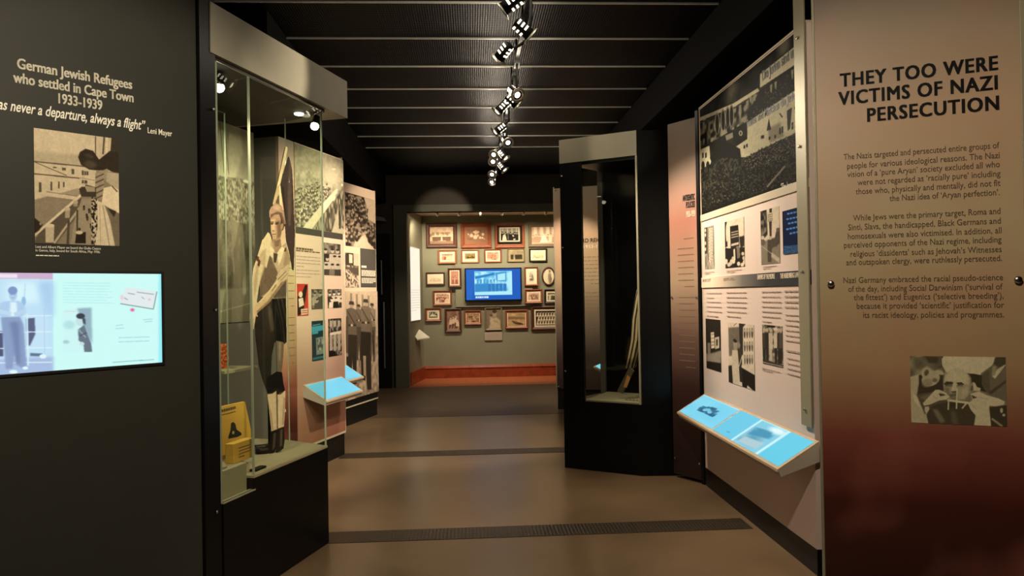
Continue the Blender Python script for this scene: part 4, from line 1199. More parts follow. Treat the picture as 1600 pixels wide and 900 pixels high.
def paint_v2(p):
    p.poly([(230, 290), (460, 290), (460, 840), (230, 840)], 0.9)
    p.poly([(250, 385), (345, 350), (345, 560), (250, 600)], 0.42, 3); p.poly([(330, 310), (390, 308), (360, 350), (358, 560), (335, 560)], 0.16, 1)
    p.line([(290, 360), (332, 312)], 4, 0.3)
    for r in range(3):
        for k in range(4):
            x = 372 + k * 19; y = 390 + r * 100 - k * 6
            p.ell(x, y, 7, 38, 0.25 + 0.1 * ((r + k) % 3)); p.ell(x, y - 18, 5, 11, 0.7)
    p.poly([(345, 660), (450, 690), (450, 830), (390, 790), (380, 850), (350, 850)], 0.08, 1)
    p.poly([(240, 680), (280, 660), (290, 820), (240, 810)], 0.12, 2)
    p.ell(300, 500, 16, 46, 0.62); p.ell(298, 468, 15, 14, 0.12); p.poly([(275, 545), (318, 535), (330, 680), (320, 850), (275, 830), (268, 640)], 0.84, 2)
    p.ell(326, 490, 12, 22, 0.55); p.poly([(316, 520), (348, 520), (350, 640), (325, 660)], 0.2, 1); p.poly([(325, 660), (345, 640), (350, 780), (330, 780)], 0.15)
    p.line([(350, 570), (325, 660)], 5, 0.85)
def paint_v3(p):
    p.noise(None, 14, 14, 0.3, 0.75, 2); p.poly([(550, 335), (610, 335), (610, 360), (550, 360)], 0.1)
    for x, v in ((525, 0.22), (548, 0.15), (575, 0.82), (615, 0.86), (640, 0.2), (656, 0.3)):
        p.ell(x, 378, 10, 15, 0.75); p.poly([(x - 15, 400), (x + 15, 400), (x + 15, 520), (x - 15, 520)], v, 1); p.poly([(x - 11, 515), (x + 11, 515), (x + 9, 640), (x - 8, 640)], 0.15 if x != 575 else 0.8, 1)
    p.ell(615, 372, 17, 12, 0.9)
    p.poly([(505, 600), (680, 650), (680, 690), (505, 660)], 0.2, 2); p.line([(510, 628), (672, 662)], 6, 0.75)
photo('photograph', rw, RW, [(63, 290), (178, 298), (188, 712), (74, 672)], W3Z, paint_v1, res=1.8, label='dark photograph of a stage with white signs')
photo('photograph', rw, RW, [(245, 345), (440, 308), (450, 820), (240, 812)], W3Z, paint_v2, res=1.8, label='photograph of people studying a wall chart of portraits')
photo('photograph', rw, RW, [(510, 335), (664, 350), (672, 673), (510, 640)], W3Z, paint_v3, res=1.8, label='photograph of a group standing in a line')
# columns of small print
def col(px0, px1, py_a, n, pitch, sd, last=0.5, hgt=0.0058):
    xa, za = RW.at(px0, py_a); xb, zb = RW.at(px1, py_a)
    body_lines('body_text', rw, xa, xb, (za + zb) / 2, n, pitch, hgt, M['grey_text'], sd, y=-0.006, last=last)
col(1105, 1128, 458, 2, 0.036, 31); col(1105, 1128, 472, 4, 0.036, 32, 0.8)
col(1136, 1167, 457, 6, 0.034, 33, 0.7)
col(1191, 1221, 456, 7, 0.031, 34, 0.5)
col(1227, 1268, 455, 4, 0.031, 35, 0.5, 0.009); col(1228, 1268, 493, 6, 0.030, 36, 0.9)
col(1230, 1268, 551, 1, 0.03, 37, 1.0, 0.010); col(1231, 1268, 563, 4, 0.030, 38, 0.9)
for a, b, y, s_ in ((1102, 1116, 425, 51), (1136, 1160, 422, 52), (1193, 1214, 416, 53), (1192, 1220, 578, 54)): col(a, b, y, 2, 0.012, s_, 0.6, 0.004)

# ------------------------------------------------------------------ slanted touch consoles
def console(fr, s0, s1, zh, zo, off, label, screens, th0=0.11, th1=0.045, group=None):
    t = thing('touch_console', label, 'touch console', fr, group=group)
    bm = bmesh.new()
    add_prism(bm, [(s0, 0, zh - 0.014), (s0, -off, zo - 0.014), (s0, -off + 0.012, zo - th1), (s0, 0, zh - th0)], (s1 - s0, 0, 0))
    obj('body', bm, M['console_white'], t, 'off white wedge body')
    bm = bmesh.new()
    add_prism(bm, [(s0, 0, zh), (s0, -off - 0.006, zo - 0.004), (s0, -off - 0.006, zo - 0.018), (s0, 0, zh - 0.014)], (s1 - s0, 0, 0))
    obj('top_board', bm, M['console_wood'], t, 'pale wooden top board')
    for a, b, lo, hi, paint, sd in screens:
        p = Pic(110, 80, None, C(124, 212, 238), sd)
        paint(p)
        d = p.done(tint=False, blur=1)
        za = zh - (zh - zo) * lo; zb = zh - (zh - zo) * hi
        o = picture('display', None, rectq(a, b, zb, za), t, lambda X, Z: -(zh - Z) / (zh - zo) * off - 0.004, 0.003, M['screen'], 'lit cyan display', d)
    return t
def sc_plain(p):
    p.noise(None, 3, 3, C(120, 210, 238), C(138, 220, 242))
    p.poly([(0, 0), (100, 0), (100, 3), (0, 3)], C(170, 236, 250))
def sc_star(p):
    sc_plain(p)
    rs = random.Random(5)
    for i in range(22):
        x = 52 + rs.uniform(-18, 18); y = 48 + rs.uniform(-14, 14); a = rs.uniform(-10, 10)
        p.poly([(x - 7, y - 2 + a * 0.3), (x + 7, y - 5 + a * 0.3), (x + 5, y + 4), (x - 6, y + 5)], C(40, 96, 126), 1, 0.75)
    for x, y in ((50, 46), (58, 52), (44, 52)): p.ell(x, y, 5, 6, C(120, 200, 226))
def sc_pages(p):
    sc_plain(p)
    p.poly([(0, 0), (33, 0), (33, 100), (0, 100)], C(110, 204, 232)); p.poly([(33, 0), (36, 0), (36, 100), (33, 100)], C(206, 246, 250))
    p.poly([(36, 4), (70, 4), (70, 96), (36, 96)], C(132, 206, 228)); p.noise([(38, 30), (60, 20), (64, 90), (38, 96)], 6, 6, C(70, 150, 180), C(190, 226, 234), 1.6)
    p.poly([(40, 40), (64, 30), (64, 46), (40, 60)], C(70, 150, 186), 3); p.poly([(40, 70), (66, 62), (66, 90), (40, 94)], C(176, 206, 214), 3)
    p.ell(62, 14, 10, 10, C(226, 250, 252), 0, 0.9)
    p.poly([(70, 0), (73, 0), (73, 100), (70, 100)], C(206, 246, 250)); p.poly([(73, 0), (100, 0), (100, 100), (73, 100)], C(104, 206, 232))
    p.ell(20, 82, 3, 3, C(90, 180, 212))
console(RW, 0.19, 2.11, 0.737, 0.598, 0.225, 'slanted touch console with two cyan displays on the right rally wall',
        [(0.215, 0.985, 0.06, 0.95, sc_star, 3), (1.01, 2.085, 0.06, 0.95, sc_pages, 4)])
a0 = LB.at(473.5, 603); a1 = LB.at(533, 586)
zh = (a0[1] + a1[1]) / 2
console(LB, a0[0], a1[0], zh, zh - 0.135, 0.225, 'slanted touch console with plain cyan display on the parade photo wall', [(a0[0] + 0.015, a1[0] - 0.015, 0.05, 0.95, sc_plain, 6)])
b1 = LF.at(541, 565)
console(LF, b1[0] - 0.55, b1[0], 0.737, 0.60, 0.225, 'slanted touch console on the farthest left wall half hidden by nearer wall', [(b1[0] - 0.535, b1[0] - 0.015, 0.05, 0.95, sc_plain, 7)])
console(R2, 0.0, 1.5, 0.737, 0.62, 0.31, 'slanted touch console glimpsed through the glass of the black tower', [(0.02, 1.48, 0.05, 0.95, sc_plain, 8)])

# ------------------------------------------------------------------ prints on the left picture walls
BZ = (456, 230, 5.29)
def paint_parade(p):
    P = p.poly
    p.noise(None, 26, 30, 0.45, 0.68, 1.5)
    P([(-20, -100), (480, 40), (480, 200), (-20, 200)], 0.55, 6, 0.6)
    p.ell(335, 240, 90, 90, 0.85, 0, 1.4, 0.9)
    p.heads([(0, 350), (250, 260), (330, 330), (250, 470), (90, 670), (0, 660)], 230, 6, 15, 0.2, 0.72)
    P([(160, 672), (260, 545), (420, 330), (480, 330), (480, 740), (300, 730)], 0.33, 4)
    p.noise([(170, 672), (260, 545), (420, 350), (480, 340), (480, 740), (300, 730)], 40, 14, 0.12, 0.6, 2)
    P([(85, 665), (160, 678), (335, 440), (385, 345), (360, 345), (220, 500)], 0.88, 1)
    P([(320, 425), (365, 400), (350, 440), (320, 445)], 0.85, 1)
    P([(315, 720), (380, 510), (400, 505), (380, 640), (480, 720), (480, 740)], 0.72, 2)
    P([(380, 525), (398, 520), (400, 670), (384, 670)], 0.1, 1); p.ell(390, 515, 9, 14, 0.2)
    p.ell(345, 182, 16, 8, 0.95); p.ell(412, 310, 8, 12, 0.95)
photo('photograph', lb, LB, [(20, -32), (425, 106), (427, 714), (24, 657)], BZ, paint_parade, (46, 42, 32), (238, 224, 184), 1.7, label='large sepia photograph of a parade crowd')
Z4 = (320, 200, 3.0); Z5 = (320, 480, 3.0)
def mk_group(sd, rows, n, dark=0.1, light=0.85, bg=(0.2, 0.6)):
    def f(p):
        x0, x1, y0, y1 = p.X.min(), p.X.max(), p.Y.min(), p.Y.max()
        w, h = x1 - x0, y1 - y0
        p.noise(None, 8, 8, bg[0], bg[1], 1.6)
        s = h / (rows * 2.6 + 2.2)
        rr = random.Random(sd)
        p.group(x0, x1, y0 + h * 0.28, rows, n, s, [dark, dark + 0.1, light, (dark + light) / 2], light, s * 2.2)
    return f
photo('photograph', lb, LB, [(552, 535), (637, 546), (635, 692), (555, 690)], Z4, mk_group(3, 3, 3, 0.12, 0.8), res=2.2, seed=7, label='photograph of a dense crowd')
def paint_red(p):
    p.poly([(400, 700), (500, 700), (500, 900), (400, 900)], C(186, 62, 48))
    p.poly([(434, 790), (455, 770), (470, 735), (480, 740), (470, 800), (458, 870), (434, 876)], C(44, 32, 26), 1)
    p.ell(448, 780, 9, 14, C(232, 210, 180)); p.poly([(438, 800), (458, 795), (464, 830), (440, 840)], C(226, 206, 178), 1); p.line([(462, 790), (474, 740)], 5, C(40, 30, 24))
    p.poly([(448, 848), (480, 846), (480, 874), (450, 876)], C(226, 190, 160))
    for y in (856, 866): p.line([(452, y), (478, y)], 3, C(160, 60, 46))
photo('poster', lb, LB, [(432, 730), (483, 731), (484, 881), (433, 880)], Z4, paint_red, tint=False, res=2.4, label='small red poster')
photo('photograph', lb, LB, [(499, 753), (560, 758), (561, 848), (500, 850)], Z4, mk_group(5, 2, 2, 0.2, 0.7), res=2.4, seed=9, label='small photograph of two people')
photo('photograph', lb, LB, [(574, 752), (640, 758), (640, 843), (576, 844)], Z4, mk_group(6, 2, 3, 0.08, 0.95), res=2.4, seed=10, label='small high contrast photograph of people at a table')
def paint_teal(p):
    p.poly([(480, 40), (590, 40), (590, 280), (480, 280)], C(38, 58, 62))
    p.poly([(500, 92), (560, 84), (560, 108), (500, 118)], C(74, 158, 180)); p.poly([(502, 118), (530, 114), (530, 124), (502, 128)], C(74, 158, 180))
    p.line([(505, 86), (540, 80)], 3, C(130, 190, 200))
    p.poly([(520, 145), (556, 138), (556, 218), (522, 224)], C(128, 138, 132)); p.noise([(524, 150), (553, 144), (553, 205), (525, 210)], 14, 14, C(60, 66, 62), C(190, 190, 176))
    p.poly([(505, 236), (560, 226), (562, 236), (506, 246)], C(58, 116, 130))
photo('notice', lb, LB, [(500, 65), (563, 61), (565, 245), (503, 253)], Z5, paint_teal, tint=False, res=2.2, grain=0.01, label='dark teal notice')
def paint_shelves(p):
    p.noise(None, 9, 14, 0.1, 0.6, 2)
    for x in (590, 608, 628):
        for y in (80, 140, 165, 190): p.poly([(x - 6, y - 16), (x + 6, y - 17), (x + 6, y + 12), (x - 6, y + 13)], 0.72)
    p.poly([(590, 120), (638, 112), (638, 126), (592, 132)], 0.95); p.ell(592, 126, 6, 6, 0.95)
    p.poly([(580, 208), (610, 206), (610, 228), (580, 230)], 0.05); p.line([(582, 55), (582, 232)], 4, 0.1)
photo('photograph', lb, LB, [(578, 55), (640, 51), (640, 225), (580, 232)], Z5, paint_shelves, res=2.2, label='photograph of shelves with a white oval sign')
x0, z0 = LB.at(462.5, 388); x1, z1 = LB.at(489, 390.5)
body_lines('heading', lb, x0, x1, (z0 + z1) / 2, 1, 0.03, 0.018, M['brown_text'], 61, last=1.0)
x1 = LB.at(500, 394)[0]
body_lines('subheading', lb, x0, x1, LB.at(480, 393)[1], 1, 0.03, 0.011, M['brown_text'], 62, last=1.0)
body_lines('body_text', lb, x0, x1, LB.at(480, 401.5)[1], 4, 0.0295, 0.0075, M['grey_text'], 63, last=0.3)
body_lines('body_text', lb, x0, x1, LB.at(480, 422.5)[1], 3, 0.0295, 0.0075, M['grey_text'], 64, last=0.6)

FZ = (532, 280, 5.0); F2 = (532, 440, 4.09)
def paint_fcrowd(p):
    p.img[:] = 0.86
    p.noise([(35, 110), (180, 140), (205, 230), (210, 310), (275, 340), (275, 560), (160, 440), (110, 470), (95, 525), (35, 520)], 16, 24, 0.06, 0.62, 2.2)
    p.heads([(40, 130), (170, 150), (195, 240), (210, 320), (265, 360), (270, 500), (215, 420), (100, 470), (40, 490)], 90, 9, 14, 0.1, 0.66)
    p.poly([(100, 530), (150, 450), (185, 420), (220, 520), (215, 545)], 0.88, 3); p.ell(175, 425, 13, 14, 0.72)
    p.line([(210, 225), (205, 260)], 8, 0.2)
photo('photograph', lf, LF, [(36, 115), (272, 150), (272, 548), (36, 520)], FZ, paint_fcrowd, (34, 28, 22), (224, 194, 162), 1.8, label='photograph of a crowd fading into the board')
def paint_hall(p):
    p.noise(None, 14, 18, 0.25, 0.85, 2); p.poly([(60, 575), (100, 575), (100, 670), (40, 670), (40, 590)], 0.15, 1); p.poly([(66, 590), (92, 590), (92, 655), (66, 658)], 0.9)
    p.poly([(100, 575), (150, 575), (150, 670), (100, 672)], 0.82, 1); p.line([(38, 672), (145, 678)], 5, 0.15)
    p.poly([(40, 690), (140, 680), (140, 740), (110, 750)], 0.25, 4); p.line([(40, 720), (140, 800)], 8, 0.9)
photo('photograph', lf, LF, [(38, 580), (140, 576), (142, 845), (38, 848)], FZ, paint_hall, (34, 28, 22), (236, 208, 176), 1.8, label='photograph of a large hall')
q = [LF.at(a, b) for a, b in zq([(155, 540), (274, 550), (277, 845), (157, 845)], FZ)]
xa, xb = (q[0][0] + q[3][0]) / 2, (q[1][0] + q[2][0]) / 2
zt, zb = (q[0][1] + q[1][1]) / 2, (q[2][1] + q[3][1]) / 2
obj('text_block', box(xa, xb, -0.003, 0, zb, zt), mat('charcoal_print', rgb(78, 72, 64), 0.5), lf, 'charcoal text block')
body_lines('heading', lf, xa + 0.02, xa + 0.16, zt - (zt - zb) * 0.47, 1, 0.03, 0.028, M['pale_text'], 71, y=-0.005, last=1)
body_lines('body_text', lf, xa + 0.02, xb - 0.02, zt - (zt - zb) * 0.57, 5, (zt - zb) * 0.032, 0.012, M['pale_text'], 72, y=-0.005, last=1)
body_lines('body_text', lf, xa + 0.02, xb - 0.02, zt - (zt - zb) * 0.77, 4, (zt - zb) * 0.036, 0.012, M['pale_text'], 73, y=-0.005, last=0.8)
def paint_march(p):
    P = p.poly
    p.img[:] = 0.84
    p.noise([(30, 420), (250, 330), (250, 720), (30, 780)], 18, 26, 0.5, 0.85, 1.4)
    for x in (70, 105, 140, 178): p.line([(x, 85), (x, 190)], 12, 0.45, 0.7)
    def soldier(x, y, s, tunic, legs, face=0.62):
        p.ell(x, y, 9 * s, 13 * s, face); P([(x - 13 * s, y - 6 * s), (x - 10 * s, y - 20 * s), (x + 10 * s, y - 21 * s), (x + 13 * s, y - 6 * s)], 0.16, 1); p.line([(x - 14 * s, y - 5 * s), (x + 14 * s, y - 5 * s)], 3, 0.1)
        P([(x - 26 * s, y + 22 * s), (x - 8 * s, y + 13 * s), (x + 8 * s, y + 13 * s), (x + 26 * s, y + 22 * s), (x + 22 * s, y + 110 * s), (x + 26 * s, y + 150 * s), (x - 26 * s, y + 150 * s), (x - 24 * s, y + 100 * s)], tunic, 1)
        p.line([(x - 22 * s, y + 100 * s), (x + 22 * s, y + 96 * s)], 10 * s, 0.15); p.ell(x, y + 98 * s, 6 * s, 6 * s, 0.85)
        p.line([(x - 20 * s, y + 30 * s), (x + 18 * s, y + 95 * s)], 5 * s, 0.2)
        P([(x - 26 * s, y + 145 * s), (x + 26 * s, y + 145 * s), (x + 22 * s, y + 250 * s), (x + 20 * s, y + 395 * s), (x + 4 * s, y + 395 * s), (x, y + 260 * s), (x - 6 * s, y + 395 * s), (x - 24 * s, y + 395 * s), (x - 30 * s, y + 240 * s)], legs, 1)
    soldier(200, 148, 0.9, 0.55, 0.35, 0.5); p.line([(205, 300), (208, 460)], 10, 0.15)
    soldier(115, 165, 0.85, 0.4, 0.25, 0.5)
    soldier(160, 135, 1.25, 0.44, 0.10, 0.72); soldier(72, 160, 1.25, 0.38, 0.12, 0.72)
    p.line([(45, 230), (40, 460)], 14, 0.28); p.ell(40, 470, 8, 12, 0.6); p.line([(190, 230), (198, 330)], 12, 0.4)
    P([(150, 460), (190, 460), (192, 690), (165, 690)], 0.12, 1); P([(140, 470), (158, 470), (158, 600), (142, 600)], 0.7, 1)
photo('photograph', lf, LF, [(35, 78), (236, 48), (242, 700), (35, 764)], F2, paint_march, (34, 28, 22), (230, 202, 168), 1.8, label='tall photograph of marching men in caps and belts')

# ------------------------------------------------------------------ life-size photo cutout of the flag bearer
SB = on_height(417, 709, 0.613)
ST = Frame(SB.x, SB.y, 26.0)
def paint_boy(p):
    P = p.poly
    k1 = lambda pts: [(380 + x / 4.5, 220 + y / 4.5) for x, y in pts]
    k2 = lambda pts: [(380 + x / 4.5, 400 + y / 4.5) for x, y in pts]
    k3 = lambda pts: [(340 + x / 3.75, 560 + y / 3.75) for x, y in pts]
    F = lambda r, g, b: C(r, g, b)
    # flag behind
    P(k1([(318, 100), (335, 160), (345, 210), (352, 350), (358, 500), (364, 650), (360, 780)]) + k2([(356, 110), (345, 100), (325, -20)]) + k1([(300, 700), (285, 480), (258, 300)]), F(62, 48, 44), 0)
    P(k1([(322, 130), (335, 170), (340, 400), (330, 600), (315, 600), (310, 380)]), F(84, 66, 58), 2)
    P(k1([(262, 310), (285, 330), (305, 600), (290, 520)]), F(46, 36, 32), 2)
    # pole and furled cloth
    P(k1([(290, 46), (300, 38), (312, 46), (310, 70), (262, 290), (215, 448), (200, 450), (238, 300)]), F(214, 190, 148), 0)
    P(k1([(290, 46), (296, 44), (240, 300), (205, 450), (200, 450), (236, 300)]), F(120, 92, 68), 0)
    P(k1([(232, 330), (258, 300), (272, 470), (250, 470), (246, 380), (222, 450), (208, 450)]), F(176, 152, 112), 0)
    P(k1([(250, 320), (260, 320), (270, 460), (260, 460)]), F(226, 204, 160), 0)
    # legs in shadow and shorts
    P(k2([(80, 400), (215, 310), (300, 300), (305, 600), (290, 625), (220, 610), (200, 700), (190, 900)]) + k3([(290, 205), (262, 130)]) + k2([(110, 780), (84, 560)]), F(40, 34, 27), 0)
    P(k2([(200, 300), (300, 294), (303, 420), (305, 612), (286, 622), (222, 604), (205, 480)]), F(24, 21, 19), 0)
    P(k2([(170, 350), (200, 380), (215, 520), (195, 540), (175, 440)]), F(74, 62, 50), 3)
    P(k2([(228, 598), (286, 612), (280, 720), (268, 826), (236, 822), (232, 720)]), F(108, 92, 74), 0)
    P(k2([(246, 605), (266, 608), (258, 740), (248, 740)]), F(140, 122, 98), 3)
    P(k2([(160, 860), (235, 815), (272, 820), (282, 900)]) + k3([(395, 190), (345, 215), (290, 210), (285, 120)]), F(26, 22, 20), 0)
    # socks
    P(k3([(288, 212), (318, 208), (342, 192), (350, 300), (350, 418), (312, 428), (300, 320)]), F(206, 176, 140), 0)
    P(k3([(344, 214), (365, 214), (397, 186), (394, 320), (388, 400), (352, 412), (346, 320)]), F(214, 184, 148), 0)
    P(k3([(340, 200), (350, 215), (352, 410), (345, 415)]), F(110, 86, 66), 1)
    P(k3([(290, 230), (304, 330), (316, 420), (326, 420), (312, 320)]), F(168, 138, 108), 2); P(k3([(385, 230), (394, 240), (386, 390), (374, 390)]), F(176, 146, 116), 2)
    # boots
    P(k3([(312, 428), (352, 414), (352, 500), (330, 552), (300, 570), (262, 560), (224, 545), (222, 530), (262, 524), (300, 505)]), F(34, 26, 22), 0)
    P(k3([(350, 414), (388, 400), (392, 480), (385, 530), (360, 546), (335, 566), (345, 510)]), F(44, 34, 28), 0)
    P(k3([(325, 440), (340, 436), (335, 520), (318, 540)]), F(78, 62, 52), 2); P(k3([(366, 420), (378, 414), (376, 510), (362, 520)]), F(86, 70, 58), 2); P(k3([(240, 530), (290, 524), (300, 536), (250, 542)]), F(70, 56, 48), 2)
    # torso
    P(k1([(185, 650), (210, 745), (260, 755), (300, 720), (330, 840)]) + k2([(325, 60), (310, 180), (300, 298), (205, 304), (120, 290), (110, 180)]) + k1([(90, 900), (130, 700)]), F(176, 150, 118), 0)
    P(k1([(185, 760), (215, 900)]) + k2([(205, 40), (240, 120), (230, 200), (180, 250), (110, 300), (118, 180), (150, 80)]), F(104, 84, 66), 3)
    P(k2([(215, 210), (300, 150), (300, 296), (208, 300)]), F(84, 72, 58), 2)
    P(k1([(300, 740), (330, 840)]) + k2([(322, 60), (300, 130), (280, 60)]), F(150, 124, 96), 2)
    P(k1([(270, 760), (300, 755), (300, 780), (270, 785)]), F(92, 40, 34), 1); P(k2([(262, 92), (300, 70), (312, 100), (290, 130), (286, 180), (262, 178)]), F(150, 128, 104), 1)
    P(k2([(268, 110), (292, 100), (284, 150), (262, 140)]), F(70, 58, 48), 1)
    # collar, neckerchief
    P(k1([(200, 690), (262, 690), (270, 770), (232, 800), (210, 770)]), F(150, 120, 94), 0)
    P(k1([(190, 740), (216, 770), (205, 830), (175, 800)]), F(206, 184, 148), 1); P(k1([(236, 790), (270, 745), (290, 760), (262, 850), (246, 880)]), F(214, 192, 156), 1)
    P(k1([(210, 790), (240, 800), (228, 860), (212, 860)]), F(70, 56, 46), 1)
    P(k1([(212, 690), (258, 690), (250, 740), (222, 750)]), F(118, 92, 72), 2)
    # hanging arm with light sleeve and hand (viewer's left)
    P(k1([(172, 640), (195, 680), (185, 800), (160, 900)]) + k2([(140, 60), (112, 200), (96, 320), (100, 400), (82, 440), (72, 520), (48, 518), (44, 420), (50, 260), (68, 90)]) + k1([(92, 830), (128, 710)]), F(200, 176, 138), 0)
    P(k1([(130, 780), (160, 760), (150, 880)]) + k2([(110, 60), (96, 200), (80, 300), (70, 200), (92, 60)]), F(172, 148, 114), 3)
    P(k1([(105, 830), (120, 850), (112, 890), (98, 880)]), F(84, 50, 42), 1); P(k2([(88, 0), (110, 10), (104, 40), (92, 40)]), F(84, 50, 42), 1)
    P(k2([(52, 370), (92, 340), (104, 380), (86, 430), (74, 518), (50, 516), (44, 440)]), F(206, 172, 132), 0)
    for x in (56, 64, 72): p.line(k2([(x, 440), (x - 4, 512)]), 0.7, F(140, 108, 80))
    p.line(k2([(84, 400), (98, 430)]), 2.2, F(196, 162, 124))
    # forearm across the body
    P(k2([(300, 110), (315, 150), (270, 210), (180, 330), (96, 405), (72, 380), (86, 345), (170, 260), (230, 170), (262, 110)]), F(196, 166, 126), 0)
    P(k2([(285, 160), (300, 170), (180, 330), (100, 402), (92, 392), (170, 318)]), F(140, 110, 82), 2)
    p.line(k2([(110, 330), (240, 180)]), 1.0, F(226, 200, 160)); p.line(k2([(200, 250), (228, 205)]), 1.2, F(110, 84, 64))
    P(k2([(230, 150), (262, 100), (318, 60), (322, 130), (286, 180), (250, 190)]), F(190, 164, 128), 1); p.line(k2([(240, 170), (300, 110)]), 1.2, F(118, 92, 70)); p.line(k2([(262, 176), (312, 124)]), 1.0, F(130, 104, 80))
    # head and cap
    P(k1([(186, 545), (205, 525), (260, 512), (280, 580), (268, 650), (258, 695), (228, 705), (204, 695), (192, 650)]), F(158, 126, 98), 0)
    P(k1([(190, 560), (222, 550), (228, 690), (206, 692), (194, 650)]), F(186, 150, 118), 3)
    P(k1([(236, 560), (272, 580), (262, 670), (238, 690)]), F(112, 84, 64), 4)
    P(k1([(250, 515), (280, 540), (290, 600), (276, 640), (262, 590), (262, 550)]), F(64, 46, 36), 2)
    p.ell(*k1([(270, 605)])[0], 2.2, 5, F(150, 116, 90), 8)
    for ex in (200, 232): p.ell(*k1([(ex, 586)])[0], 2.6, 1.3, F(52, 38, 30), -4)
    p.line(k1([(188, 574), (212, 574)]), 1.2, F(64, 46, 36)); p.line(k1([(220, 574), (248, 578)]), 1.2, F(64, 46, 36))
    P(k1([(208, 585), (216, 585), (218, 632), (198, 632)]), F(196, 160, 126), 1); p.line(k1([(200, 636), (218, 636)]), 1.0, F(84, 60, 46))
    p.line(k1([(200, 662), (226, 660)]), 1.2, F(104, 62, 50)); p.line(k1([(204, 676), (222, 676)]), 0.9, F(120, 92, 72))
    P(k1([(178, 500), (190, 470), (225, 438), (262, 452), (285, 500), (296, 588), (280, 590), (262, 520), (220, 520), (190, 548), (180, 540)]), F(154, 122, 98), 0)
    P(k1([(190, 520), (240, 500), (270, 510), (292, 586), (280, 590), (260, 522), (220, 520), (188, 548)]), F(104, 74, 60), 1)
    P(k1([(205, 470), (235, 450), (262, 470), (255, 490), (220, 490)]), F(178, 144, 116), 3)

def cutout(name, parent, fr, x0, x1, y0, y1, w, h, paint, thick):
    """flat board sawn to the outline of the printed figure: front print, plain back, sawn rim"""
    corners = [(x0, y0), (x1, y0), (x1, y1), (x0, y1)]
    q = [fr.at(a, b) for a, b in corners]
    p = Pic(w, h, corners, (0.2, 0.16, 0.13), 11)
    paint(p)
    p.grain(0.025)
    cols, al = p.done(tint=False, blur=1)
    u, v = np.meshgrid((np.arange(w) + 0.5) / w, (np.arange(h) + 0.5) / h)
    (ax, az), (bx, bz), (cx, cz), (dx, dzz) = q
    px = (ax * (1 - u) + bx * u) * (1 - v) + (dx * (1 - u) + cx * u) * v
    pz = (az * (1 - u) + bz * u) * (1 - v) + (dzz * (1 - u) + cz * u) * v
    a = p.blur_arr(al, 1) > 0.5
    for _ in range(2):
        n = sum(np.roll(np.roll(a, i, 0), j, 1).astype(int) for i in (-1, 0, 1) for j in (-1, 0, 1))
        a = n >= 5
    a[0, :] = a[-1, :] = False; a[:, 0] = a[:, -1] = False
    idx = -np.ones((h, w), int)
    cell = a[:-1, :-1] & a[1:, :-1] & a[1:, 1:] & a[:-1, 1:]
    use = np.zeros((h, w), bool)
    for i, j in ((0, 0), (1, 0), (1, 1), (0, 1)): use[i:h - 1 + i, j:w - 1 + j] |= cell
    idx[use] = np.arange(use.sum())
    n = int(use.sum())
    co = np.stack([px[use], np.zeros(n), pz[use]], -1)
    back = co + np.array([0, thick, 0])
    ci, cj = np.nonzero(cell)
    A, B, D, E = idx[ci, cj], idx[ci + 1, cj], idx[ci + 1, cj + 1], idx[ci, cj + 1]
    front = np.stack([A, B, D, E], -1); rear = np.stack([E, D, B, A], -1) + n
    edges = {}
    for f in front.tolist():
        for k in range(4):
            e = (f[k], f[(k + 1) % 4])
            if (e[1], e[0]) in edges: del edges[(e[1], e[0])]
            else: edges[e] = 1
    side = [(b, a_, a_ + n, b + n) for a_, b in edges]
    me = bpy.data.meshes.new(name)
    me.from_pydata(np.concatenate([co, back]).tolist(), [], front.tolist() + rear.tolist() + side)
    c = np.concatenate([cols[use], np.ones((n, 1))], 1)
    cb = np.tile(np.array([[0.08, 0.065, 0.05, 1]]), (n, 1))
    colour_mesh(me, np.concatenate([c, cb]))
    me.update()
    return link_mesh(name, me, M['print'], parent)
so = thing('photo_cutout', 'life-size sepia photo cutout of a boy in shorts and cap gripping a flagpole', 'photo cutout', ST)
cutout('figure_board', so, ST, 386, 466, 222, 714, 170, 900, paint_boy, 0.014)
obj('foot_support', box(-0.06, 0.05, 0.014, 0.075, 0.612, 0.66, 0.004), M['black'], so, 'black foot block')
bm = bmesh.new(); add_tube(bm, (0.02, 0.020, 0.66), (0.02, 0.020, 1.6), 0.008, 10)
obj('brace', bm, M['lamp_body'], so)
x, z = ST.at(445.5, 642)
bm = bmesh.new(); add_box(bm, x - 0.012, x + 0.006, 0.002, 0.012, z - 0.008, z + 0.008, 0, 0.002)
obj('clip', bm, M['off_white'], so, 'small white clip')
# wall photo of trees behind the near part of the case
TB = Frame(*(LC.w(0, 0.62, 0).to_2d()), 72.3)
def paint_trees(p):
    p.img[:] = 0.80
    p.poly([(325, 190), (410, 190), (410, 285), (325, 285)], 0.78, 0)
    p.poly([(375, 190), (410, 190), (410, 290), (365, 290), (380, 240)], 0.6, 8)
    for x in (350, 357): p.line([(x - 6, 190), (x, 275)], 0.8, 0.35)
    p.noise([(325, 278), (350, 281), (372, 278), (410, 280), (410, 470), (325, 470)], 40, 80, 0.25, 0.7, 1.2)
    p.noise([(325, 345), (410, 350), (410, 470), (325, 470)], 9, 14, 0.1, 0.42, 1.6, 0.75)
    p.poly([(360, 345), (378, 350), (384, 450), (362, 450)], 0.46, 4)
    p.poly([(325, 455), (410, 445), (410, 510), (325, 510)], 0.55, 3); p.line([(330, 490), (400, 470)], 2, 0.75)
    p.ell(384, 281, 5, 2.5, 0.92)
tp = thing('backdrop_photo', 'tall sepia backdrop photograph of trees hanging at the back of the glass case', 'photograph', TB)
photo('photograph', tp, TB, [(336, 196), (397.5, 200), (397.5, 502), (336, 505)], (0, 0, 1), paint_trees, (40, 36, 26), (224, 212, 176), 2.2, -0.003)
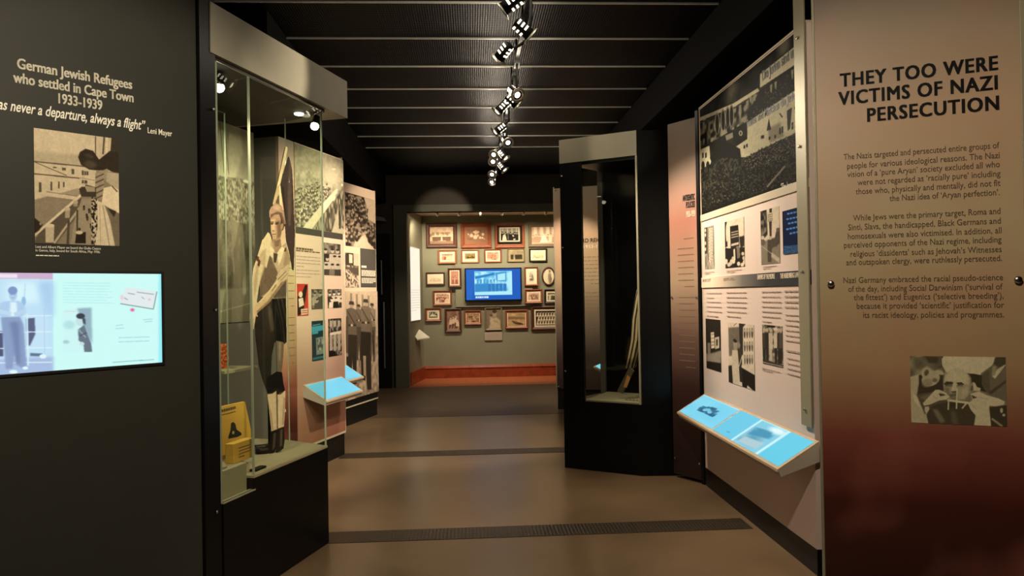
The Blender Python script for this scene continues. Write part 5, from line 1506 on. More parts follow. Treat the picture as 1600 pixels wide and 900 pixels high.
xa, zt = TB.at(336, 198); xb, zb = TB.at(397.5, 503)
obj('backing_board', box(xa, xb + 0.01, 0.0, 0.02, zb, zt), M['case_back'], tp)

# yellow display board with a hat silhouette, small yellow box, orange packet
YB = Frame(*(LC.w(0, 0.20, 0).to_2d()), 72.3)
yb = thing('display_board', 'yellow display board printed with a dark tall hat standing in glass case', 'display board', YB)
def yq(pts): return [YB.at(x, y) for x, y in pts]
pl_ = yq([(340, 637), (383, 627.5), (392, 671), (393, 712), (385, 735), (340, 735)])
zmin = 0.686
pl_ = [(x, max(z, zmin)) for x, z in pl_]
bm = bmesh.new(); add_prism(bm, [(x, 0, z) for x, z in pl_], (0, 0.02, 0))
obj('board', bm, M['yellow'], yb)
hat = [(357, 681), (360, 672), (361, 661), (364, 659.5), (367, 662), (369, 671), (376, 676), (377, 679), (370, 682.5), (356.5, 685)]
bm = bmesh.new(); add_prism(bm, [(x, -0.003, z) for x, z in yq(hat)], (0, 0.003, 0))
obj('hat_print', bm, mat('charcoal_hat_ink', rgb(44, 40, 32), 0.6), yb, 'dark tall hat print')
bx_, bz_ = YB.at(363.5, 676)
bm = bmesh.new(); add_lathe(bm, [(0.009, 0), (0.009, 0.002)], (bx_, -0.003, bz_), (0, -1, 0), 14)
obj('buckle_print', bm, mat('pale_buckle_ink', rgb(196, 160, 90), 0.6), yb)
xa, za = YB.at(346, 642); xb, zb = YB.at(368, 640)
body_lines('heading', yb, xa, xb, za, 1, 0.02, 0.014, M['brown_text'], 81, last=1); body_lines('subheading', yb, xa, xb, za - 0.022, 1, 0.02, 0.004, M['brown_text'], 82, last=1)
YX = Frame(*(LC.w(0, 0.075, 0).to_2d()), 72.3)
c0 = YX.at(365, 720)[0]; c1 = YX.at(396, 715)[0]; ct = YX.at(380, 689)[1]
yx = thing('small_box', 'small yellow carton leaning before the yellow display board', 'box', YX)
obj('carton', box(c0, c1, 0.0, 0.05, 0.686, ct, 0.003), M['yellow'], yx)
xa = c0 + (c1 - c0) * 0.25; xb = c0 + (c1 - c0) * 0.85
body_lines('lettering', yx, xa, xb, ct - 0.03, 4, 0.016, 0.004, M['brown_text'], 83, last=0.5)
xo, zo_ = LC.at(350.5, 577, 0.6)
op = LC.w(xo, 0.6, zs0 + 0.001)
rs = random.Random(3)
bm = bmesh.new()
bmesh.ops.create_grid(bm, x_segments=8, y_segments=10, size=0.5)
for v in bm.verts:
    v.co = Vector((v.co.x * 0.085 + rs.uniform(-0.004, 0.004), rs.uniform(-0.008, 0.008) + 0.012 * math.cos(v.co.x * 3), (v.co.y + 0.5) * 0.125))
bmesh.ops.solidify(bm, geom=bm.faces[:], thickness=0.03)
mz = min(v.co.z for v in bm.verts)
for v in bm.verts: v.co.z -= mz
o = tag(obj('paper_packet', bm, M['orange']), 'crumpled orange paper packet on the narrow shelf in the glass case', 'packet')
o.location = op; o.rotation_euler = (0, 0, LC.a)
tt = tag(obj('object_label', box(-0.05, 0.05, -0.02, 0.02, 0, 0.012, 0.002), M['plinth_grey']), 'thin object label strip lying on the raised grey block in glass case', 'label')
p_ = on_height(352, 742, 0.686); tt.location = LC.w(-0.985, 0.075, 0.686); tt.rotation_euler = (0, 0, LC.a)
t2 = tag(obj('object_label', box(-0.05, 0.05, -0.02, 0.02, 0, 0.012, 0.002), M['case_black']), 'thin dark object label lying on the plinth by the cutout boots', 'label')
t2.location = LC.w(-0.66, 0.06, 0.613); t2.rotation_euler = (0, 0, LC.a)

# ------------------------------------------------------------------ things inside the tower
def stripe_mat():
    mm = mat('striped_cloth', rgb(190, 160, 120), 0.9)
    nt = mm.node_tree; b = nt.nodes['Principled BSDF']
    a = nt.nodes.new('ShaderNodeUVMap'); a.uv_map = 'cloth'
    sp = nt.nodes.new('ShaderNodeSeparateXYZ'); nt.links.new(a.outputs[0], sp.inputs[0])
    mu = nt.nodes.new('ShaderNodeMath'); mu.operation = 'MULTIPLY'; mu.inputs[1].default_value = 4.0
    fr = nt.nodes.new('ShaderNodeMath'); fr.operation = 'FRACT'
    gt = nt.nodes.new('ShaderNodeMath'); gt.operation = 'GREATER_THAN'; gt.inputs[1].default_value = 0.5
    nt.links.new(sp.outputs[0], mu.inputs[0]); nt.links.new(mu.outputs[0], fr.inputs[0]); nt.links.new(fr.outputs[0], gt.inputs[0])
    mx = nt.nodes.new('ShaderNodeMix'); mx.data_type = 'RGBA'
    mx.inputs[6].default_value = rgb(206, 176, 132); mx.inputs[7].default_value = rgb(52, 42, 40)
    nt.links.new(gt.outputs[0], mx.inputs[0]); nt.links.new(mx.outputs[2], b.inputs['Base Color'])
    return mm
M['stripe'] = stripe_mat()
def cloth_tube(name, parent, path, seg=28, label=None, fold=0.08):
    """path: list of (x, y, z, rx, ry)"""
    vs_, fs, uv = [], [], []
    for k, (x, y, z, rx, ry) in enumerate(path):
        for i in range(seg):
            t = 2 * math.pi * i / seg
            f = 1 + fold * math.sin(5 * t + k * 0.7)
            vs_.append((x + rx * f * math.cos(t), y + ry * f * math.sin(t), z)); uv.append((i / seg * 2.0, k / len(path)))
    for k in range(len(path) - 1):
        for i in range(seg):
            fs.append((k * seg + i, k * seg + (i + 1) % seg, (k + 1) * seg + (i + 1) % seg, (k + 1) * seg + i))
    fs.append(tuple(range(seg))[::-1]); fs.append(tuple((len(path) - 1) * seg + i for i in range(seg)))
    me = bpy.data.meshes.new(name); me.from_pydata(vs_, [], fs)
    ul = me.uv_layers.new(name='cloth')
    for pol in me.polygons:
        pol.use_smooth = True
        us = [uv[me.loops[l].vertex_index] for l in pol.loop_indices]
        wrap = max(u for u, _ in us) - min(u for u, _ in us) > 1
        for l, (u, v) in zip(pol.loop_indices, us): ul.data[l].uv = (u + 2.0 if wrap and u < 0.5 else u, v)
    return link_mesh(name, me, M['stripe'], parent, label)
D = 0.30
sl = [RB.at(px, py, D) for px, py in ((997, 452), (994, 470), (989, 500), (987, 530), (982, 555), (977, 575))]
JK = thing('striped_jacket', 'striped cloth jacket sleeve hanging behind the glass of the black tower', 'jacket', RB)
jx = sl[0][0] + 0.22
cloth_tube('sleeve', JK, [(x + 0.045, D, z, r, r * 0.8) for (x, z), r in zip(sl, (0.05, 0.055, 0.052, 0.05, 0.047, 0.045))][::-1])
zt0 = sl[0][1]
cloth_tube('body', JK, [(jx, D, zt0 - 0.62, 0.15, 0.10), (jx, D, zt0 - 0.3, 0.145, 0.10), (jx - 0.01, D, zt0 - 0.02, 0.15, 0.10), (jx, D, zt0 + 0.08, 0.12, 0.08), (jx, D, zt0 + 0.13, 0.05, 0.05)])
bm = bmesh.new(); add_tube(bm, (jx, D, 0.612), (jx, D, zt0 + 0.16), 0.012, 12); add_lathe(bm, [(0.10, 0), (0.10, 0.012), (0.02, 0.02)], (jx, D, 0.612), (0, 0, 1), 20)
obj('stand', bm, M['lamp_body'], JK)
bk = RB.at(972, 612, 0.2)
dc = thing('document_board', 'leaning orange brown document board beneath the striped sleeve in the tower', 'document', RB)
q = [RB.at(x, y, 0.2) for x, y in ((964, 611), (972, 615), (990, 580), (983, 574))]
bm = bmesh.new(); add_prism(bm, [(x, 0.2, max(z, 0.614)) for x, z in q], (0, 0.03, 0))
obj('board', bm, mat('document_brown', rgb(92, 78, 62), 0.6), dc)
q = [RB.at(x, y, 0.195) for x, y in ((974, 605), (979, 606), (985, 590), (980, 586))]
bm = bmesh.new(); add_prism(bm, [(x, 0.197, z) for x, z in q], (0, 0.003, 0))
obj('document_sheet', bm, mat('orange_sheet', rgb(206, 136, 80), 0.6), dc, 'orange sheet')
bm = bmesh.new()
for k in range(9):
    x = RB.at(976, 619, 0.10)[0] + k * 0.016
    add_lathe(bm, [(0.007, -0.002), (0.009, 0), (0.007, 0.002)], (x, 0.10 + 0.008 * (k % 2), 0.620), (0.3, 1 if k % 2 else 0.2, 0.6), 10)
o = tag(obj('metal_chain', bm, M['lamp_rim']), 'short pale metal chain lying on the floor of the black tower case', 'chain')
o.location = RB.o; o.rotation_euler = (0, 0, RB.a)
spot(RB.w(0.45, 0.10, 2.66), RB.w(0.60, 0.30, 1.0), 30, 70, 0.6)

# ------------------------------------------------------------------ back wall of the picture room
BZ8 = (640, 330, 4.2875)
def wall_rect(x0, y0, x1, y1):
    a = BW.at(*zq([(x0, y0)], BZ8)[0]); b = BW.at(*zq([(x1, y1)], BZ8)[0])
    c = BW.at(*zq([(x1, y0)], BZ8)[0]); d = BW.at(*zq([(x0, y1)], BZ8)[0])
    return (a[0] + d[0]) / 2, (b[0] + c[0]) / 2, (b[1] + d[1]) / 2, (a[1] + c[1]) / 2
WOODS = {'dark': mat('dark_brown_frame_wood', rgb(86, 50, 34), 0.4, noise=0.2, scale=30), 'red': mat('red_brown_frame_wood', rgb(142, 76, 46), 0.4, noise=0.2, scale=30),
         'light': mat('light_brown_frame_wood', rgb(164, 104, 66), 0.45, noise=0.15, scale=30), 'black': mat('black_frame_wood', rgb(40, 32, 26), 0.35), 'olive': mat('olive_frame', rgb(140, 124, 90), 0.6), 'grey': mat('grey_brown_frame', rgb(120, 104, 80), 0.5)}
MATB = mat('cream_mount_card', rgb(236, 222, 190), 0.8)
MATD = mat('brown_mount_card', rgb(150, 104, 72), 0.8)
def frame_loop(bm, x0, x1, z0, z1, wd, dep, y0):
    prof = [(0, 0), (0, -dep * 0.75), (wd * 0.25, -dep), (wd * 0.6, -dep * 0.8), (wd * 0.85, -dep * 0.55), (wd, -dep * 0.45), (wd, 0)]
    rings = []
    for d, y in prof:
        rings.append([bm.verts.new(p) for p in ((x0 + d, y0 + y, z0 + d), (x1 - d, y0 + y, z0 + d), (x1 - d, y0 + y, z1 - d), (x0 + d, y0 + y, z1 - d))])
    n = len(rings)
    fs = []
    for k in range(n):
        a, b = rings[k], rings[(k + 1) % n]
        for i in range(4): fs.append(bm.faces.new((a[i], a[(i + 1) % 4], b[(i + 1) % 4], b[i])))
    bmesh.ops.recalc_face_normals(bm, faces=fs)
SEP_D, SEP_L = (58, 34, 24), (244, 214, 176)
def p_port(sd, rows, n, dk=0.15, lt=0.88, bg=(0.5, 0.8)):
    return lambda p: mk_group(sd, rows, n, dk, lt, bg)(p)
def p_table(p):
    p.noise(None, 8, 6, 0.7, 0.86); p.noise([(0, 35), (100, 30), (100, 58), (0, 58)], 12, 6, 0.45, 0.85, 2)
    p.poly([(8, 52), (92, 52), (92, 58), (8, 58)], 0.95); p.poly([(10, 58), (90, 58), (88, 85), (12, 85)], 0.32, 1); p.poly([(48, 55), (53, 55), (55, 85), (46, 85)], 0.9); p.poly([(34, 82), (68, 80), (70, 88), (32, 88)], 0.92); p.poly([(0, 84), (100, 84), (100, 100), (0, 100)], 0.5, 2)
    for x in (12, 30, 36, 68, 75): p.ell(x, 38, 4, 8, 0.5)
def p_wedding(p):
    p.noise(None, 8, 8, 0.22, 0.4)
    for x, y, r in ((50, 25, 12), (40, 22, 7), (62, 22, 7), (25, 50, 11), (46, 62, 14), (60, 50, 8), (72, 68, 8), (88, 42, 9), (85, 70, 7), (96, 80, 4), (8, 40, 5)):
        p.ell(x, y, r * 0.85, r * 1.2, 0.88, 0, 0.5); p.ell(x, y - r * 1.3, r * 0.32, r * 0.42, 0.72)
    p.poly([(0, 85), (100, 82), (100, 100), (0, 100)], 0.36, 3)
def p_bw_family(p):
    p.noise(None, 10, 8, 0.15, 0.6); p.poly([(0, 0), (100, 0), (100, 35), (0, 40)], 0.62, 3)
    for x in (8, 35, 60, 85): p.poly([(x, 0), (x + 6, 0), (x + 6, 40), (x, 40)], 0.85, 1)
    for x, y, b in ((10, 35, 0.08), (28, 38, 0.1), (55, 40, 0.06), (68, 55, 0.08), (78, 40, 0.12), (90, 42, 0.1)):
        p.poly([(x - 9, y + 8), (x + 9, y + 8), (x + 12, 100), (x - 12, 100)], b, 1); p.ell(x, y, 4.5, 7, 0.65); p.ell(x, y - 5, 5, 4, 0.1)
    p.poly([(12, 55), (26, 45), (34, 98), (8, 98)], 0.88, 1); p.ell(70, 62, 4, 6, 0.85); p.poly([(70, 86), (82, 84), (82, 94), (70, 94)], 0.9)
def p_bride(p):
    p.noise(None, 7, 4, 0.55, 0.85)
    for x in (10, 35, 60, 85): p.poly([(x, 0), (x + 12, 0), (x + 12, 45), (x, 45)], 0.9, 1); p.poly([(x + 13, 0), (x + 20, 0), (x + 20, 45), (x + 13, 45)], 0.5, 1)
    for x, y in ((6, 55), (18, 50), (30, 52), (66, 50), (76, 46), (90, 52)):
        p.poly([(x - 7, y + 7), (x + 7, y + 7), (x + 10, 92), (x - 10, 92)], 0.42 if x % 4 else 0.8, 1); p.ell(x, y, 4, 6, 0.75); p.ell(x, y - 4, 4, 3, 0.3)
    p.poly([(44, 55), (56, 55), (68, 95), (32, 95)], 0.97, 1); p.ell(50, 48, 5, 7, 0.85)
    p.poly([(0, 92), (100, 92), (100, 100), (0, 100)], 0.6)
def p_land(sd, horizon, dk=0.3):
    def f(p):
        p.noise(None, 4, 3, 0.78, 0.92); p.noise([(0, horizon), (100, horizon - 6), (100, 100), (0, 100)], 12, 8, dk, 0.8, 2)
        p.noise([(10, horizon - 14), (90, horizon - 12), (95, horizon + 12), (5, horizon + 12)], 14, 5, dk, 0.85, 2)
    return f
def p_car(p):
    p.noise(None, 7, 6, 0.4, 0.75); p.ell(50, 50, 52, 46, 0.5, 0, 0.5, 0.6); p.poly([(20, 62), (32, 42), (62, 38), (78, 55), (92, 60), (92, 76), (14, 80)], 0.2, 2); p.poly([(36, 44), (58, 42), (66, 54), (34, 56)], 0.75, 1)
    p.ell(30, 78, 8, 12, 0.1); p.ell(78, 76, 8, 12, 0.1); p.poly([(0, 84), (100, 82), (100, 100), (0, 100)], 0.85, 3)
def p_row(p):
    p.noise(None, 6, 4, 0.55, 0.8); p.poly([(0, 70), (100, 65), (100, 100), (0, 100)], 0.7, 3)
    for x in (20, 28, 48, 55, 62, 70, 78, 86): p.ell(x, 38, 3, 6, 0.6); p.poly([(x - 5, 45), (x + 5, 45), (x + 4, 85), (x - 4, 85)], 0.1, 1)
def p_couple(p):
    p.noise(None, 4, 4, 0.55, 0.7)
    for x, y in ((35, 55), (55, 42), (72, 55)): p.ell(x, y, 7, 7, 0.8); p.ell(x, y - 5, 7, 4, 0.25); p.poly([(x - 14, y + 9), (x + 14, y + 9), (x + 16, 95), (x - 16, 95)], 0.3 if x != 55 else 0.75, 1)
def p_sketch(p):
    p.img[:] = 0.9; p.noise([(20, 20), (80, 30), (90, 85), (15, 85)], 10, 10, 0.35, 0.85, 2); p.ell(45, 30, 16, 18, 0.7, 0, 0.6); p.poly([(15, 75), (85, 70), (80, 90), (20, 90)], 0.3, 3)
def p_oval(p):
    p.img[:] = 0.88; p.ell(58, 28, 7, 7, 0.55); p.ell(58, 22, 8, 5, 0.3); p.poly([(48, 36), (68, 36), (70, 65), (66, 88), (52, 88), (46, 60)], 0.45, 2); p.poly([(62, 50), (74, 60), (70, 85), (62, 80)], 0.3, 2)
def p_house(p):
    p.noise(None, 5, 4, 0.7, 0.85); p.poly([(10, 30), (50, 14), (90, 30), (90, 90), (10, 90)], 0.5, 2); p.noise([(10, 50), (90, 50), (90, 95), (10, 95)], 12, 6, 0.15, 0.85, 2)
    for x in (25, 45, 65): p.poly([(x, 38), (x + 9, 38), (x + 9, 58), (x, 58)], 0.25)
def p_baby(p):
    p.poly([(0, 0), (100, 0), (100, 100), (0, 100)], 0.5, 0); p.poly([(20, 90), (30, 50), (70, 40), (100, 60), (100, 100), (10, 100)], 0.86, 4); p.ell(58, 24, 14, 17, 0.78); p.ell(58, 12, 16, 9, 0.15); p.ell(52, 25, 2.4, 1.6, 0.2); p.ell(64, 25, 2.4, 1.6, 0.2); p.line([(54, 34), (62, 34)], 1.5, 0.35)
    p.ell(34, 40, 11, 12, 0.82); p.ell(34, 32, 11, 6, 0.3); p.ell(30, 40, 2, 1.4, 0.2); p.ell(38, 40, 2, 1.4, 0.2); p.ell(40, 62, 18, 14, 0.9, 20, 0.4); p.line([(50, 60), (80, 66)], 9, 0.74)
def p_boat(p):
    p.noise(None, 8, 5, 0.6, 0.85); p.poly([(0, 30), (100, 34), (100, 52), (0, 48)], 0.45, 3); p.poly([(20, 10), (44, 8), (44, 20), (20, 22)], 0.92, 1)
    p.poly([(22, 62), (40, 66), (82, 82), (90, 92), (60, 92), (34, 82)], 0.12, 1); p.poly([(30, 66), (60, 74), (60, 80), (36, 76)], 0.4, 1); p.poly([(0, 80), (30, 84), (50, 100), (0, 100)], 0.75, 3)
def p_dance(p):
    p.img[:] = 0.1
    for i in range(9):
        for r in range(3):
            x = 8 + i * 11 + (4 if r % 2 else 0); y = 18 + r * 28
            p.ell(x, y, 3, 5, 0.85); p.poly([(x - 3, y + 6), (x + 3, y + 6), (x + 6, y + 22), (x - 6, y + 22)], 0.92, 1); p.line([(x, y + 8), (x + 6, y - 8)], 2.4, 0.85)
def p_sitters(p):
    p.noise(None, 6, 6, 0.25, 0.5); p.poly([(0, 70), (100, 66), (100, 100), (0, 100)], 0.55, 3)
    for x, y in ((30, 38), (52, 34), (74, 28), (84, 48)): p.ell(x, y, 6, 7, 0.8); p.ell(x, y - 5, 6, 4, 0.2); p.poly([(x - 11, y + 8), (x + 11, y + 8), (x + 14, y + 36), (x - 14, y + 36)], 0.86, 1); p.poly([(x - 12, y + 34), (x + 8, y + 34), (x - 6, 92), (x - 14, 92)], 0.14, 1)
def p_recline(p):
    p.img[:] = 0.2; p.noise([(0, 0), (100, 0), (100, 50), (0, 50)], 7, 5, 0.15, 0.8, 2); p.poly([(6, 70), (30, 45), (60, 48), (94, 70), (94, 84), (6, 84)], 0.92, 2); p.ell(40, 40, 9, 12, 0.8)
FR = [  # rect in crop, frame width m, wood, mount m, painter, tone dark, tone light, label
    ((110, 80, 318, 245), .075, 'dark', .0, p_table, SEP_D, SEP_L, 'large dark framed pale photograph of people at a long table, top left corner'),
    ((342, 80, 548, 247), .075, 'red', .045, p_wedding, (92, 54, 38), SEP_L, 'large red brown frame with a sepia wedding party on a brown mount'),
    ((570, 85, 770, 247), .065, 'red', .0, p_bw_family, (20, 18, 16), (236, 224, 196), 'large red brown frame with a black inner frame and dark family group'),
    ((796, 85, 1004, 240), .060, 'grey', .0, p_bride, (120, 84, 60), (250, 226, 194), 'large grey brown frame with a bride among pillars, top right corner'),
    ((190, 260, 315, 353), .034, 'light', .04, p_port(3, 1, 6, .2, .9), (140, 62, 46), SEP_L, 'small light brown frame with reddish street scene under the dark table picture'),
    ((345, 258, 465, 348), .026, 'light', .045, p_car, (48, 38, 22), (226, 196, 130), 'small light brown frame with wide cream mount and dark olive picture'),
    ((500, 255, 615, 345), .026, 'red', .025, p_port(4, 3, 5, .3, .8), (140, 66, 46), (248, 206, 172), 'small red frame with a rosy three row group above the television'),
    ((655, 250, 770, 340), .020, 'olive', .0, p_row, (36, 32, 24), (214, 196, 150), 'small olive frame with a dark row of standing men on a pale ground'),
    ((800, 250, 921, 340), .030, 'black', .04, p_land(8, 66, .45), (150, 120, 80), (246, 228, 186), 'small black frame with a pale landscape on cream mount'),
    ((110, 410, 236, 495), .026, 'dark', .045, p_land(6, 55, .5), (170, 124, 90), (250, 232, 200), 'small brown frame with a very pale drawing at the far left'),
    ((257, 383, 347, 510), .034, 'dark', .02, p_couple, (110, 52, 40), (244, 196, 166), 'upright dark brown frame with a rosy seated family left of the television'),
    ((768, 374, 860, 500), .028, 'red', .05, p_sketch, (60, 52, 42), (244, 230, 200), 'upright red brown frame with a grey figure on a wide cream mount'),
    ((157, 532, 284, 632), .034, 'red', .025, p_port(7, 2, 5, .15, .9), (110, 40, 32), (250, 222, 186), 'red brown frame with dancers on cream below the pale drawing'),
    ((770, 523, 888, 617), .036, 'red', .03, p_house, (96, 46, 36), (248, 222, 190), 'red brown frame with a rosy house front below the grey figure picture'),
    ((903, 523, 1022, 617), .034, 'black', .03, p_port(8, 1, 5, .15, .85), (40, 36, 26), (240, 226, 186), 'black frame with a row of people at the right edge below the oval'),
    ((105, 648, 213, 738), .036, 'red', .035, p_recline, (30, 34, 24), (246, 232, 200), 'small red brown frame with a reclining white figure, lowest row far left'),
    ((236, 652, 348, 810), .044, 'dark', .0, p_sitters, (70, 42, 32), (240, 208, 176), 'upright dark frame with four sitters in white in the lowest row'),
    ((365, 665, 482, 760), .034, 'red', .012, p_port(9, 3, 6, .15, .8), (72, 42, 30), (228, 190, 144), 'red brown frame with a brown three row team portrait in the lowest row'),
    ((504, 645, 620, 798), .036, 'grey', .0, p_baby, (40, 34, 28), (206, 184, 150), 'upright grey frame with a woman holding a baby above a small plaque'),
    ((640, 662, 793, 785), .038, 'red', .015, p_boat, (50, 36, 24), (228, 190, 134), 'red brown frame with a dark boat on a shore in the lowest row'),
    ((813, 635, 1040, 795), .060, 'dark', .03, p_dance, (24, 18, 16), (244, 224, 184), 'large dark frame with many white clad dancers at lowest right'),
]
# raised wall board that carries the television
x0, x1, z0, z1 = wall_rect(308, 350, 822, 637)
struct('wall_raised_board', box(x0, x1, 13.755, 13.80, z0, z1), M['green_wall'])
RAISED = (x0, x1, z0, z1)
for k, (rc, fw, wood, mt, paint, dk, lt, lab) in enumerate(FR):
    x0, x1, z0, z1 = wall_rect(*rc)
    front = 0.0
    if x1 > RAISED[0] and x0 < RAISED[1] and z1 > RAISED[2] and z0 < RAISED[3]: front = -0.045
    cx, cz = (x0 + x1) / 2, z0
    t = thing('framed_photograph', lab, 'framed photograph', None, (cx, 13.80 + front, 0), 0.0, 'framed family photographs on the sage wall')
    hw = (x1 - x0) / 2
    bm = bmesh.new(); frame_loop(bm, -hw, hw, z0, z1, fw, 0.04, 0.0)
    obj('frame', bm, WOODS[wood], t)
    ix, iz0, iz1 = hw - fw, z0 + fw, z1 - fw
    if k == 2:
        bm = bmesh.new(); frame_loop(bm, -hw + 0.05, hw - 0.05, z0 + 0.09, z1 - 0.035, 0.03, 0.05, 0.0)
        obj('inner_frame', bm, WOODS['black'], t, 'black inner frame')
        ix -= 0.03; iz0 = z0 + 0.12; iz1 = z1 - 0.065; mt = 0.02
    if mt > 0:
        obj('mount', box(-ix, ix, -0.014, -0.004, iz0, iz1), MATD if k == 1 else MATB, t)
    px_ = int(max(26, (x1 - x0) * 83 * 1.6)); py_ = int(max(24, (z1 - z0) * 83 * 1.6))
    p = Pic(px_, py_, None, 0.6, 40 + k)
    paint(p); p.grain(0.04)
    picture('photograph', None, rectq(-ix + mt, ix - mt, iz0 + mt, iz1 - mt), t, -0.017, 0.004, None, None, p.done(dk, lt, 1))
# oval frame
x0, x1, z0, z1 = wall_rect(885, 372, 975, 498)
t = thing('oval_photograph', 'oval dark brown frame with a standing figure right of the television', 'framed photograph', None, ((x0 + x1) / 2, 13.80, 0), 0.0, 'framed family photographs on the sage wall')
rx, rz, cz = (x1 - x0) / 2, (z1 - z0) / 2, (z0 + z1) / 2
bm = bmesh.new()
prof = [(1.0, 0), (1.0, -0.03), (0.92, -0.042), (0.82, -0.03), (0.80, -0.018), (0.80, 0)]
rings = [[bm.verts.new((rx * s * math.cos(a), y, cz + rz * (s if s > 0.9 else s + 0.03) * math.sin(a))) for a in [2 * math.pi * i / 40 for i in range(40)]] for s, y in prof]
fs = [bm.faces.new((rings[k][i], rings[k][(i + 1) % 40], rings[(k + 1) % 6][(i + 1) % 40], rings[(k + 1) % 6][i])) for k in range(6) for i in range(40)]
bmesh.ops.recalc_face_normals(bm, faces=fs)
obj('frame', bm, WOODS['dark'], t, smooth=True)
p = Pic(56, 76, None, 0.85, 77); p_oval(p)
cols, _ = p.done((70, 56, 36), (248, 234, 200), 1)
R_, A_ = np.meshgrid(np.linspace(0, 0.84, 14), np.linspace(0, 2 * math.pi, 40, endpoint=False), indexing='ij')
vx, vz = R_ * np.cos(A_), R_ * np.sin(A_)
co = np.stack([vx * rx, np.full_like(vx, -0.012), cz + vz * rz], -1).reshape(-1, 3)
ii = np.clip(((1 - (vz + 1) / 2) * 75).astype(int), 0, 75).ravel(); jj = np.clip(((vx + 1) / 2 * 55).astype(int), 0, 55).ravel()
cc = np.concatenate([cols[ii, jj], np.ones((co.shape[0], 1))], 1)
faces = [(k * 40 + i, (k + 1) * 40 + i, (k + 1) * 40 + (i + 1) % 40, k * 40 + (i + 1) % 40) for k in range(13) for i in range(40)]
nb = co.shape[0]; rim = [13 * 40 + i for i in range(40)]
co2 = np.concatenate([co, co[rim] + np.array([0, 0.01, 0])]); cc2 = np.concatenate([cc, cc[rim]])
faces += [(rim[i], nb + i, nb + (i + 1) % 40, rim[(i + 1) % 40]) for i in range(40)] + [tuple(nb + i for i in range(40))]
me = bpy.data.meshes.new('photograph'); me.from_pydata(co2.tolist(), [], faces); colour_mesh(me, cc2); me.update()
link_mesh('photograph', me, M['print'], t)
# television
x0, x1, z0, z1 = wall_rect(370, 380, 749, 603)
tv = thing('television', 'wall television with blue screen showing an old street photograph', 'television', None, ((x0 + x1) / 2, 13.754, 0), 0.0)
hw = (x1 - x0) / 2
obj('casing', box(-hw, hw, -0.05, 0.0, z0, z1, 0.004), mat('tv_black', rgb(16, 17, 20), 0.3), tv)
p = Pic(170, 100, None, C(24, 92, 190), 5)
p.poly([(0, 0), (22, 0), (10, 100), (0, 100)], C(36, 104, 200), 8)
p.poly([(15.5, 7), (84.5, 7), (84.5, 84), (15.5, 84)], C(150, 222, 246))
p.noise([(16, 9), (84, 9), (84, 70), (16, 70)], 20, 12, C(96, 190, 232), C(190, 242, 252), 1.6)
p.poly([(17, 24), (52, 12), (52, 20), (17, 32)], C(40, 130, 200)); p.poly([(54, 12), (74, 8), (74, 42), (56, 40)], C(70, 160, 216), 1); p.poly([(58, 18), (72, 14), (72, 36), (58, 38)], C(176, 238, 250), 1)
for x in range(20, 54, 6): p.poly([(x, 34), (x + 3, 33), (x + 3, 46), (x, 47)], C(70, 160, 214))
p.poly([(16, 48), (40, 46), (40, 74), (16, 76)], C(52, 140, 204), 3)
for x in (43, 50, 57, 64, 71): p.ell(x, 44, 2.2, 3.6, C(140, 212, 240)); p.poly([(x - 3.2, 48), (x + 3.2, 48), (x + 3.2, 74), (x - 3.2, 74)], C(44, 124, 196), 1)
p.poly([(76, 12), (84, 12), (84, 72), (78, 72)], C(180, 240, 250), 2); p.poly([(16, 74), (84, 72), (84, 84), (16, 84)], C(176, 238, 250), 2)
x = 17
for w_ in (4, 3, 5, 3, 1.5, 3, 5): p.poly([(x, 88), (x + w_ - 0.6, 88), (x + w_ - 0.6, 94), (x, 94)], C(220, 240, 250)); x += w_
picture('display', None, rectq(-hw + 0.025, hw - 0.025, z0 + 0.03, z1 - 0.025), tv, -0.054, 0.004, M['screen'], 'lit blue display', p.done(tint=False))
# plaque under the mother and baby picture
x0, x1, z0, z1 = wall_rect(503, 808, 620, 865)
t = thing('wall_plaque', 'pale lilac grey text plaque under the mother and baby photograph', 'plaque', None, ((x0 + x1) / 2, 13.80, 0), 0.0)
hw = (x1 - x0) / 2
obj('card', box(-hw, hw, -0.02, 0.0, z0, z1, 0.002), mat('lilac_card', rgb(176, 160, 144), 0.6), t)
body_lines('body_text', t, -hw + 0.03, hw - 0.03, z1 - 0.05, 4, 0.03, 0.006, M['grey_text'], 91, y=-0.0215)
# lit white text box and slanted reading card on the left side wall of the picture room
SW = Frame(-1.08, 12.70, 81.0)
a = [SW.at(x, y) for x, y in ((640, 388), (655, 388), (655, 500), (641, 501))]
sx0 = max(0.02, (a[0][0] + a[3][0]) / 2); sx1 = (a[1][0] + a[2][0]) / 2; sz1 = (a[0][1] + a[1][1]) / 2; sz0 = (a[2][1] + a[3][1]) / 2
t = thing('lit_text_box', 'tall glowing white text box on the left wall of the picture room', 'sign', SW)
obj('housing', box(sx0 - 0.01, sx1 + 0.01, -0.012, 0.0, sz0 - 0.012, sz1 + 0.012), M['off_white'], t)
obj('lit_face', box(sx0, sx1, -0.016, -0.012, sz0, sz1), M['white_light'], t, 'glowing white face')
body_lines('body_text', t, sx0 + 0.04, sx1 - 0.04, sz0 + (sz1 - sz0) * 0.42, 9, 0.045, 0.004, M['grey_text'], 92, y=-0.018)
rc = thing('reading_card', 'slanted white reading card projecting from the left wall of the picture room', 'reading card', None, (-0.88, 13.20, 0), 0.0)
bm = bmesh.new()
cq = []
for (px, py), dep in (((641, 516), 13.2), ((656, 515), 13.45), ((671.5, 527), 13.45), ((652, 530), 13.1)):
    d = ray(px, py); tt_ = dep / d.y; cq.append(Vector((0, 0, EYE)) + d * tt_ - Vector((-0.88, 13.20, 0)))
add_prism(bm, cq, (0, 0.0, -0.02))
obj('card', bm, M['off_white'], rc, 'white printed card')
cc_ = sum(cq, Vector()) / 4
